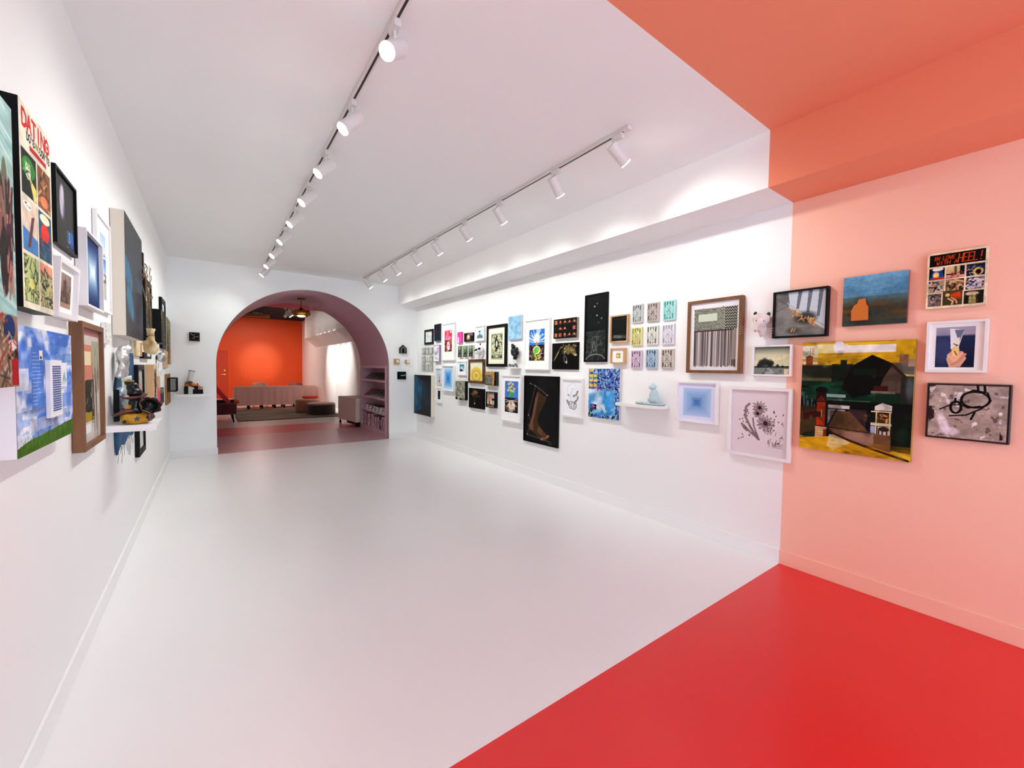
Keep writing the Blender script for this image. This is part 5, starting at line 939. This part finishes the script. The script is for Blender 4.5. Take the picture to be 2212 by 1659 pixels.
# shelf with pale blue squirrel-like figure
r = thing('wall_shelf', 'white wall shelf carrying the pale blue animal figure', 'shelf', (XR-.001, 2.70, 1.168), -PI/2)
obj('shelf_board', BX(-.275, .28, -.16, 0, 0, .034, bev=.003), m_satin, r)
m_pb = M('pale_blue_glaze', (176, 200, 206), .3, coat=.5)
r = thing('ceramic_figure', 'pale blue glazed seated animal figure on a flat slab on the wall shelf', 'sculpture', (XR-.085, 2.585, 1.2025), -PI/2)
bm = bmesh.new(); box(bm, -.15, .15, -.05, .05, .004, .022, bev=.005); obj('slab', bm, m_pb, r); obj('slab_foot', BX(-.14, .14, -.045, .045, 0, .004), m_black, r)
obj('body', blob([(.035, 0, .06, .048, .04, .045), (.035, .0, .10, .044, .036, .05), (.042, 0, .135, .032, .03, .03), (.0, -.01, .05, .025, .02, .02), (.08, .0, .06, .018, .02, .05), (.07, -.005, .12, .018, .018, .04)], .008), m_pb, r, smooth=True)
obj('head', blob([(.03, -.005, .178, .033, .032, .03), (.008, -.012, .178, .022, .02, .018), (.03, 0, .205, .016, .018, .016), (.052, 0, .185, .016, .018, .018)], .007), m_pb, r, smooth=True)
obj('slab_crack', BX(-.064, -.061, -.0515, -.049, .004, .022), m_black, r)
# left wall: silver masks
r = thing('silver_mask', 'large crumpled silver mask on the left wall beside the deep brown frame', 'mask', (XL+.022, 4.08, 1.565), PI/2)
obj('mask_body', blob([(0, -.03, .03, .085, .035, .08), (.05, -.04, .10, .035, .028, .03), (-.03, -.03, -.05, .06, .028, .06), (-.07, -.02, -.10, .025, .018, .03)], .012, .022, 18), m_silver, r, smooth=True)
obj('wire', tube(bmesh.new(), [(-.09, -.004, .04), (-.12, -.02, -.04), (-.1, -.006, -.1)], .0015, 4), m_silver, r)
r = thing('silver_mask', 'smaller crumpled silver mask near the far left corner', 'mask', (XL+.004, 6.95, 1.64), PI/2)
obj('mask_body', blob([(0, -.045, .0, .10, .05, .06), (.05, -.05, .035, .05, .035, .03), (-.05, -.035, -.03, .05, .03, .03)], .014, .02, 16), m_silver, r, smooth=True)
# blue textile with loose threads
r = thing('hanging_textile', 'dark blue fabric hanging with ragged lower edge and loose threads', 'textile', (XL+.003, 4.45, .95), PI/2)
out = [(-.42, .06), (-.40, .44), (-.34, .50), (-.1, .56), (.14, .66), (.20, .69), (.42, .69), (.44, .60), (.40, .45), (.43, .30), (.40, .14), (.43, .02), (.30, -.01), (.1, .02), (-.1, -.03), (-.25, .0), (-.40, -.06)]
obj('fabric', prism(bmesh.new(), out, -.014, -.002), M('blue_cloth', (22, 80, 122), .9, col2=(16, 50, 84), nscale=9, bump=.5, bscale=120), r)
cvx = Cv(24, 40, (196, 206, 190), 1.0); cvx.seed(9); cvx.noise(3, (150, 176, 176), .45, .6, .9); cvx.dabs(30, (0, 0, 1, 1), [(220, 224, 206), (60, 110, 130)], .2, .04); cvx.rect(0, 0, 1, .05, (236, 240, 240))
obj('pale_patch', paint_mesh(cvx, -.2, .3, .15, .50, -.0155), AM['matte'], r)
bm = bmesh.new(); rr = random.Random(3)
for i in range(16):
    x = -.40+.05*i; L = .04+.14*rr.random(); tube(bm, [(x, -.007, 0), (x+.008*rr.uniform(-1, 1), -.012, -L*.5), (x+.02*rr.uniform(-1, 1), -.008, -L)], .0012, 4)
obj('loose_threads', bm, M('thread', (60, 66, 80), .8), r)
# cream torso vase with dry branches on the left wall
r = thing('vase_with_branches', 'cream folded vase with dry branches mounted on the left wall', 'vase', (XL+.125, 5.0, 1.655), 0)
obj('wall_mount', BX(-.123, -.0, -.01, .01, .135, .15), m_black, r)
obj('vase_body', blob([(0, 0, .03, .055, .05, .05), (.02, -.02, .05, .03, .03, .06), (-.02, .01, .07, .04, .035, .05), (0, 0, .12, .03, .03, .05), (.01, -.03, .015, .03, .025, .02)], .009, .006, 30), M('cream_ceramic', (222, 200, 156), .35, coat=.4, col2=(196, 160, 104), nscale=10), r, smooth=True)
obj('neck', lathe(bmesh.new(), [(.026, .15), (.024, .18), (.034, .215), (.030, .217), (.02, .18), (.0001, .16)], 20), MATS['cream_ceramic'], r, smooth=True)
bm = bmesh.new(); rr = random.Random(5)
for i in range(5):
    p = Vector((0, 0, .17)); pts = [p.copy()]; d = Vector((rr.uniform(-.12, -.02), rr.uniform(-.1, .2), 1)).normalized()
    for k in range(7): d = (d+Vector((rr.uniform(-.08, .05), rr.uniform(-.1, .14), .1))).normalized(); p = p+d*.095; p.x = max(p.x, -.07); pts.append(p.copy())
    tube(bm, pts, [.007-.0008*k for k in range(8)], 5)
    for k in (3, 5, 6): q = pts[k]; tube(bm, [q, q+Vector((rr.uniform(0, .02), rr.uniform(-.06, .06), .05)), q+Vector((rr.uniform(0, .02), rr.uniform(-.09, .09), .08))], .003, 4)
obj('branches', bm, M('dry_twig', (120, 92, 60), .8), r)
# left shelf and ceramic
r = thing('wall_shelf', 'white wall shelf on the left wall carrying the black, red and yellow ceramic', 'shelf', (XL+.001, 3.95, 1.092), PI/2)
obj('shelf_board', BX(-.2, .2, -.255, 0, 0, .042, bev=.002), m_satin, r)
m_red = M('oxblood_glaze', (92, 24, 22), .3, coat=.4, col2=(60, 14, 14), nscale=20); m_blk = M('black_glaze', (9, 9, 8), .3, coat=.25, spec=.2)
m_yel = M('yellow_glaze', (208, 156, 22), .45, col2=(170, 116, 14), nscale=30, bump=.3)
r = thing('ceramic_sculpture', 'ruffled black and dark red ceramic sculpture with a yellow starred base on the left shelf', 'sculpture', (XL+.135, 3.86, 1.1345), 0)
bm = lathe(bmesh.new(), [(.05, 0), (.068, .004), (.078, .03), (.076, .062), (.062, .072), (.0001, .072)], 36, (0, 0, 0), lambda a, z: .05*math.sin(3*a)); obj('starred_base', bm, m_yel, r, smooth=True)
bm = bmesh.new()
for a, z, s in ((-1.35, .04, .022), (-2.15, .022, .016), (-.6, .045, .014)):
    c_ = Vector((math.cos(a), math.sin(a), 0)); tt = Vector((-c_.y, c_.x, 0)); P_ = [c_*.083+tt*(s*(1 if k % 2 == 0 else .42)*math.cos(PI/2+k*PI/5))+Vector((0, 0, z+s*(1 if k % 2 == 0 else .42)*math.sin(PI/2+k*PI/5))) for k in range(10)]
    f1 = bm.faces.new([bm.verts.new(p) for p in P_]); e_ = bmesh.ops.extrude_face_region(bm, geom=[f1]); [setattr(v, 'co', v.co+c_*.003) for v in e_['geom'] if isinstance(v, bmesh.types.BMVert)]
obj('black_stars', bm, m_blk, r)
def ruffle(cen, R, hgt, tilt, n, amp, seed):
    bm = bmesh.new(); prof = [(.25, 0), (.6, .12), (.9, .5), (1.0, 1.0), (.94, 1.0), (.84, .5), (.5, .18), (.001, .1)]
    lathe(bm, [(R*p, hgt*q) for p, q in prof], 40, (0, 0, 0), lambda a, z: amp*math.sin(n*a+seed)*(z/hgt))
    bmesh.ops.transform(bm, matrix=Matrix.Translation(cen) @ Euler(tilt).to_matrix().to_4x4(), verts=bm.verts[:]); return bm
obj('red_bowl', ruffle((.06, -.0, .10), .062, .07, (.9, .8, 0), 7, .1, 1), m_red, r, smooth=True)
obj('black_bowl_lining', ruffle((.066, -.006, .108), .05, .055, (.9, .8, 0), 7, .1, 1), m_blk, r, smooth=True)
obj('red_collar', ruffle((0, 0, .17), .068, .03, (.1, -.1, 0), 6, .12, 2), m_red, r, smooth=True)
obj('red_wing', blob([(-.07, -.02, .075, .05, .03, .014, (0, -.3, 0)), (.07, .0, .05, .035, .03, .04), (-.03, -.02, .09, .05, .04, .02)], .008, .008, 40), m_red, r, smooth=True)
obj('black_torso', blob([(0, 0, .10, .048, .045, .05), (.005, 0, .15, .04, .04, .04), (0, 0, .215, .042, .04, .035), (-.01, 0, .255, .034, .032, .035), (-.03, 0, .285, .024, .022, .022)], .009, .004, 50), m_blk, r, smooth=True)
bm = bmesh.new()
cen = (-.03, -.045, .12); s = .02; cyl(bm, Vector(cen), Vector(cen)+Vector((0, -.006, .001)), s, s*.6, seg=5)
obj('gold_star', bm, m_yel, r); obj('yellow_rim', tube(bmesh.new(), [(-.03+.026*math.cos(a), .0+.024*math.sin(a), .296) for a in [i*PI/8 for i in range(17)]], .004, 6), m_yel, r)
# crumpled grey pouch hung behind the ceramic
r = thing('crumpled_pouch', 'crumpled blue grey metallic pouch hung behind the starred ceramic', 'sculpture', (XL+.022, 3.98, 1.27), PI/2)
obj('pouch_body', blob([(0, -.035, .03, .08, .03, .07), (.02, -.04, -.05, .07, .025, .06), (-.03, -.03, .07, .05, .025, .04)], .012, .018, 12), M('foil', (150, 160, 176), .4, metal=.5), r, smooth=True)
obj('pouch_edge', BX(-.09, -.084, -.03, -.002, -.12, .1), m_black, r)
# back wall shelf with platform shoe
r = thing('wall_shelf', 'white wall shelf left of the arch carrying the platform shoe', 'shelf', (-.255, DW-.001, 1.022), 0)
obj('shelf_board', BX(-.232, .228, -.235, 0, 0, .042, bev=.002), m_satin, r)
r = thing('platform_shoe_sculpture', 'black platform sandal on a tan foot, on the shelf left of the arch', 'sculpture', (-.24, DW-.13, 1.0645), 0)
obj('heel', BX(-.125, -.07, -.035, .035, 0, .125, bev=.004), m_black, r); obj('platform_sole', BX(-.01, .125, -.042, .042, 0, .075, bev=.006), m_black, r)
obj('foot', blob([(-.085, 0, .155, .038, .032, .035), (-.03, 0, .155, .06, .032, .038), (.03, 0, .13, .055, .036, .03), (.085, 0, .105, .045, .036, .022), (-.04, 0, .185, .035, .028, .025)], .009), M('tan_leather', (196, 112, 48), .5, bump=.3), r, smooth=True)
bm = bmesh.new(); lathe(bm, [(.034, .0), (.038, .04), (.034, .08), (.038, .13), (.044, .185), (.0001, .186)], 24); bmesh.ops.transform(bm, matrix=Matrix.Translation((-.055, 0, .20)) @ Euler((0, .2, 0)).to_matrix().to_4x4(), verts=bm.verts[:])
obj('ankle', bm, M('grey_white_ceramic', (206, 206, 200), .4), r, smooth=True)
obj('ankle_rim', tube(bmesh.new(), [(-.017+.044*math.cos(a), .044*math.sin(a), .382-.009*math.cos(a)) for a in [i*PI/10 for i in range(21)]], .003, 5), m_black, r)
bm = bmesh.new(); tube(bm, [(-.10, -.036, .18), (-.06, -.042, .165), (-.02, -.04, .19)], .006, 6); tube(bm, [(-.115, -.02, .19), (-.05, -.045, .205), (-.01, -.03, .195)], .006, 6); box(bm, .01, .06, -.046, -.034, .07, .135); tube(bm, [(-.06, -.044, .17), (.0, -.046, .12), (.02, -.046, .09)], .007, 6); tube(bm, [(.03, -.04, .09), (.05, 0, .165), (.07, .04, .09)], .011, 6)
obj('strap', bm, m_black, r)
# ------------------------------------------------------------------ bookcase in the passage
m_mv = M('mauve_satin', (196, 158, 170), .5)
r = thing('bookcase', 'mauve built-in bookcase in the right side of the arched passage', 'bookcase', (AX+AR, 9.865, 0), 0)
yh = .93
bm = bmesh.new(); box(bm, .005, .36, -yh+.002, -yh+.022, .002, 1.545); box(bm, .005, .36, yh-.022, yh-.002, .002, 1.545); box(bm, .345, .36, -yh+.02, yh-.02, .002, 1.545); box(bm, .005, .36, -yh+.02, yh-.02, 1.525, 1.545); obj('carcass', bm, m_mv, r)
bm = bmesh.new(); box(bm, -.014, .006, -yh-.03, -yh+.045, .002, 1.575, bev=.002); box(bm, -.014, .006, yh-.045, yh+.03, .002, 1.575, bev=.002); box(bm, -.0145, .006, -yh+.045, yh-.045, 1.525, 1.58, bev=.002); box(bm, -.0145, .006, -yh+.045, yh-.045, .002, .10, bev=.002); obj('face_frame', bm, m_mv, r)
for z in (.085, .465, .80, 1.205):
    bm = bmesh.new(); box(bm, .004, .345, -yh+.024, yh-.024, z, z+.022)
    if z > .7: box(bm, -.008, .006, -yh+.045, yh-.045, z, z+.052, bev=.002)
    obj('shelf', bm, m_mv, r)
BCX = AX+AR
BKC = [((28, 44, 92), 'dark blue'), ((226, 214, 214), 'white'), ((206, 150, 160), 'pink'), ((216, 200, 196), 'cream'), ((40, 36, 40), 'black'), ((214, 170, 180), 'pale pink'), ((150, 120, 170), 'lilac'), ((236, 226, 222), 'off-white'), ((120, 90, 96), 'brown grey'), ((196, 160, 176), 'rose'), ((90, 80, 140), 'violet'), ((220, 196, 200), 'light pink'), ((160, 60, 70), 'dark red')]
n = 34; rr = random.Random(9); y = 9.865+yh-.06; k = 0
while y > 9.865-yh+.08:
    tw = rr.uniform(.03, .062); hh = .27+rr.uniform(-.03, .045); col, cn = BKC[k % 13 if rr.random() < .6 else rr.randrange(13)]; dp = .2+rr.uniform(0, .06)
    t_ = thing('book', 'upright %s spined book, number %d from the left on the lowest bookcase shelf' % (cn, k+1), 'book', (BCX+.05, y-tw/2, .1075), 0, 'upright books on the lowest bookcase shelf')
    obj('cover', BX(0, dp, -tw/2+.001, tw/2-.001, 0, hh, bev=.002), M('book_%s' % cn.replace(' ', '_'), col, .5), t_); obj('spine_label', BX(-.0012, .0005, -tw*.3, tw*.3, hh*.3, hh*.72), M('spine_mark_%d' % (k % 3), [(60, 50, 60), (240, 236, 230), (150, 60, 80)][k % 3], .6), t_)
    y -= tw+.002; k += 1
MG = [((40, 34, 36), 'black'), ((28, 26, 28), 'black and yellow'), ((60, 44, 44), 'dark brown'), ((120, 28, 32), 'red'), ((30, 28, 30), 'black and white'), ((50, 46, 50), 'charcoal'), ((90, 80, 84), 'grey')]
for si, (zs, seq) in enumerate(((1.258, (2, 0, 5, 1, 0, 2)), (.853, (3, 4, 0, 4, 5, 6)))):
    for k, ci in enumerate(seq):
        col, cn = MG[ci]; yy = 9.865+yh-.22-k*.28; w_ = .25; L_ = .30
        t_ = thing('magazine', '%s magazine leaning on the %s display shelf, %s from the left' % (cn, ['top', 'second'][si], ['first', 'second', 'third', 'fourth', 'fifth', 'last'][k]), 'magazine', (BCX+.03, yy, zs-.028), 0, 'magazines on the sloping bookcase shelves')
        t_.rotation_euler = (0, -math.radians(38), 0)
        obj('pages', BX(.0, L_-.02, -w_/2, w_/2, 0.001, .008), m_mat, t_); obj('cover', BX(-.002, L_-.018, -w_/2-.002, w_/2+.002, .008, .0105), M('mag_'+cn.replace(' ', '_'), col, .35), t_)
        bm = bmesh.new(); rq = random.Random(k+si*9)
        for q in range(3): x0 = .03+q*.08; box(bm, x0, x0+.02, -w_*.4, -w_*.4+w_*.6*rq.random(), .0104, .0112)
        obj('cover_print', bm, M('mag_ink_%d' % ((k+si) % 3), [(150, 134, 30), (120, 114, 112), (84, 76, 76)][(k+si) % 3], .4), t_)
for k, (yy, cn, col) in enumerate(((10.5, 'pale', (206, 196, 186)), (10.22, 'grey', (130, 120, 118)), (9.95, 'black', (26, 24, 26)), (9.72, 'dark green', (50, 54, 44)), (9.46, 'white', (210, 200, 200)), (9.2, 'brown', (96, 76, 70)))):
    for q in range(3):
        hh = .03+.012*((k+q) % 3); z = .4875+sum(.03+.012*((k+j) % 3) for j in range(q))
        t_ = thing('book', '%s book lying flat on the third bookcase shelf, %s of its stack' % (cn, ['bottom', 'middle', 'top'][q]), 'book', (BCX+.05+.01*q, yy, z), 0, 'stacked books on the third bookcase shelf')
        cc = tuple(int(v*(1-.18*((q+k) % 3))) for v in col); obj('cover', BX(0, .22, -.11, .11, 0, hh-.002, bev=.002), M('flat_%s_%d' % (cn.replace(' ', '_'), (q+k) % 3), cc, .5), t_); obj('pages', BX(-.001, .004, -.1, .1, .005, hh-.007), m_mat, t_)
# ------------------------------------------------------------------ far room
m_terr = M('terracotta_velvet', (176, 112, 78), .9, sheen=.4, noise=.15, nscale=12); m_choc = M('dark_brown_velvet', (52, 32, 30), .9, sheen=.3)
for (x, y, R_, H_, mt, lb) in ((2.87, 14.42, .42, .37, m_choc, 'dark brown round velvet pouf nearest to the white cabinet'), (2.62, 15.35, .37, .45, m_terr, 'terracotta round velvet pouf behind the dark one')):
    r = thing('pouf', lb, 'pouf', (x, y, .024)); H_ -= .024
    obj('side_upholstery', lathe(bmesh.new(), [(R_*.96, 0), (R_, .02), (R_, H_-.07), (R_*.985, H_-.055)], 48), mt, r, smooth=True)
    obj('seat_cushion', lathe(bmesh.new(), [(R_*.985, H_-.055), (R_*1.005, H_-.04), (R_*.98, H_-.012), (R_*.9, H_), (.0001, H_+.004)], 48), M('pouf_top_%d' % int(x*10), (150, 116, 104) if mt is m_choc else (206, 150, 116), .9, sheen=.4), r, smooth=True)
r = thing('cushion', 'flat orange red cushion on top of the terracotta pouf', 'cushion', (2.7, 15.35, .458)); skin(obj('cushion_cover', BX(-.22, .22, -.2, .2, 0, .085, bev=.03), M('orange_red_cloth', (226, 60, 34), .8), r, smooth=True)); obj('piping', tube(bmesh.new(), [(-.2, -.2, .04), (.2, -.2, .04)], .006, 6), MATS['orange_red_cloth'], r)
# clothed table
r = thing('clothed_table', 'long table under a pale pink floor-length tablecloth before the orange wall', 'table', (2.02, 17.6, 0))
bm = bmesh.new(); hw, hd, zt = 1.36, .4, .785; nseg = 120; ring0, ring1, ringm = [], [], []
per = [(-hw+2*hw*i/50, -hd) for i in range(50)]+[(hw, -hd+2*hd*i/10) for i in range(10)]+[(hw-2*hw*i/50, hd) for i in range(50)]+[(-hw, hd-2*hd*i/10) for i in range(10)]
for i, (x, y) in enumerate(per):
    s = .012*math.sin(i*1.7)+.008*math.sin(i*.9); nx, ny = (0, -1) if i < 50 else (1, 0) if i < 60 else (0, 1) if i < 110 else (-1, 0); cr = .06 if i % 60 in (0, 50, 59, 49) or i in (109, 110, 119) else 0
    ring0.append(bm.verts.new((x, y, zt))); ringm.append(bm.verts.new((x+nx*.012, y+ny*.012, zt-.02))); ring1.append(bm.verts.new((x+nx*(.03+s+cr), y+ny*(.03+s+cr), .13)))
for A_, B_ in ((ring0, ringm), (ringm, ring1)):
    for i in range(len(per)): bm.faces.new((A_[i], A_[(i+1) % len(per)], B_[(i+1) % len(per)], B_[i]))
bm.faces.new(ring0); obj('tabletop', BX(-hw+.03, hw-.03, -hd+.03, hd-.03, zt-.03, zt-.006), m_oak, r)
tc = obj('tablecloth', bm, M('pale_pink_linen', (216, 162, 148), .9), None, loc=(2.02, 17.6, 0), smooth=True); tag(tc, 'pale dusty pink cloth draped over the long table', 'tablecloth'); r['label'] = 'long table hidden under the pale pink cloth before the orange wall'
for sx in (-1, 1):
    for sy in (-1, 1):
        for q in (.95, .55, .15): obj('leg', BX(sx*q-.03, sx*q+.03, sy*.3-.02, sy*.3+.02, .0, zt-.03), m_black, r)
# chairs behind and around the table
def chair(x, y, rz, col, label):
    r = thing('dining_chair', label, 'chair', (x, y, 0), rz, 'chairs around the clothed table')
    sm = M('chair_%s' % col[1], col[0], .6); obj('seat', BX(-.23, .23, -.22, .22, .42, .47, bev=.02), sm, r)
    bm = bmesh.new(); N_ = 14
    for zz0, zz1 in ((.48, .89),):
        A0 = []
        for i in range(N_+1):
            a = PI*(.12+.76*i/N_); top = zz1-.05*abs(2*i/N_-1)**3
            A0.append([bm.verts.new((.27*math.cos(a), .02+.22*math.sin(a), zz0)), bm.verts.new((.27*math.cos(a), .02+.25*math.sin(a), top)), bm.verts.new((.245*math.cos(a), .0+.22*math.sin(a), top)), bm.verts.new((.245*math.cos(a), .0+.19*math.sin(a), zz0))])
        for P0, P1 in zip(A0, A0[1:]):
            for j in range(4): bm.faces.new((P0[j], P1[j], P1[(j+1) % 4], P0[(j+1) % 4]))
        bm.faces.new(A0[0]); bm.faces.new(A0[-1][::-1])
    obj('backrest', bm, sm, r, smooth=False)
    for sx in (-1, 1):
        for sy in (-1, 1): obj('leg', CY((sx*.18, sy*.17, .43), (sx*.22, sy*.21, 0), .016, .01, seg=10), m_black, r)
    return r
chair(1.5, 18.45, 0, ((226, 196, 176), 'cream'), 'cream shell chair behind the clothed table, left one')
chair(2.75, 18.45, 0, ((190, 130, 116), 'rose'), 'dusty rose shell chair behind the clothed table, right one')
for k, (x, lb) in enumerate(() and ((.95, 'left'), (1.62, 'middle'), (2.35, 'right'))): chair(x, 17.55, PI, ((60, 40, 38), 'dark'), 'dark chair pushed under the cloth at the %s, only its legs showing' % lb)
# rug
cvx = Cv(150, 60, (132, 116, 98), 1.1); cvx.seed(77); cvx.noise(3, (104, 84, 70), .45, .6, .8, sx=.6, sy=2.4); cvx.noise(5, (160, 142, 120), .5, .65, .7, sx=.5, sy=3); cvx.noise(4, (120, 78, 52), .55, .7, .6, sx=.6, sy=2); cvx.noise(20, (110, 100, 88), .5, .7, .4)
rg = thing('rug', 'faded brown and grey rug before the clothed table', 'rug', (1.9, 15.1, 0)); obj('pile', BX(-1.32, 1.42, -1.6, 1.6, .001, .02, bev=.004), M('rug_edge', (104, 92, 80), .95, noise=.3, nscale=5, bump=.5, bscale=200), rg)
me = paint_mesh(cvx, -1.31, 1.41, -1.59, 1.59, 0)
for v in me.vertices: v.co = Vector((v.co.x, v.co.z, .0215))
obj('woven_pattern', me, AM['matte'], rg)
# armchair at the left
m_wine = M('wine_velvet', (84, 24, 26), .85, sheen=.2, noise=.2, nscale=6)
r = thing('armchair', 'dark wine red armchair at the left edge of the passage view', 'armchair', (.02, 13.9, 0))
skin(obj('seat_base', BX(-.14, .5, -.40, .40, .24, .46, bev=.04), m_wine, r, smooth=True))
skin(obj('backrest', BX(-.34, -.12, -.40, .40, .24, .92, bev=.06), m_wine, r, smooth=True))
for sy in (-1, 1): skin(obj('armrest', BX(-.34, .53, sy*.5-.09, sy*.5+.09, .22, .56 if sy > 0 else .53, bev=.04), m_wine, r, smooth=True))
for sx in (-.46, .42):
    for sy in (-.5, .5): obj('leg', CY((sx, sy, .25), (sx+.04*(1 if sx > 0 else -1), sy, 0.0), .028, .016, seg=12), m_black, r)
r = thing('cushion', 'pink red cushion leaning in the dark wine armchair', 'cushion', (.40, 13.79, .49)); r.rotation_euler = (0, -.6, 0)
skin(obj('cushion_cover', BX(-.06, .05, -.28, .28, 0.03, .60, bev=.045), M('pink_red_cloth', (222, 52, 66), .8), r, smooth=True)); obj('piping', tube(bmesh.new(), [(.05, -.28, .06), (.05, -.28, .53)], .006, 6), M('orange_piping', (226, 110, 40), .7), r)
r = thing('cushion', 'orange cushion lying on the seat of the dark wine armchair', 'cushion', (.56, 13.80, .478)); skin(obj('cushion_cover', BX(-.06, .06, -.2, .2, 0, .11, bev=.04), M('orange_cloth', (196, 96, 24), .8), r, smooth=True)); obj('piping', tube(bmesh.new(), [(-.05, -.2, .055), (.05, -.2, .055)], .006, 6), MATS['orange_piping'], r)
# white cabinet on castors
r = thing('storage_cabinet', 'low pale cabinet on black castors beyond the bookcase', 'cabinet', (3.185, 11.5, 0), .124)
obj('cabinet_body', BX(-.28, .35, -.60, .60, .12, .735, bev=.004), M('cabinet_paint', (222, 208, 196), .5), r); obj('plinth', BX(-.2, .3, -.59, .2, .04, .12), m_black, r)
for sx in (-.24, .3):
    for sy in (-.55, .55):
        bm = CY((sx-.02, sy, .035), (sx+.02, sy, .035), .034, seg=18); box(bm, sx-.012, sx+.012, sy-.012, sy+.012, .05, .121); obj('castor', bm, m_black, r)
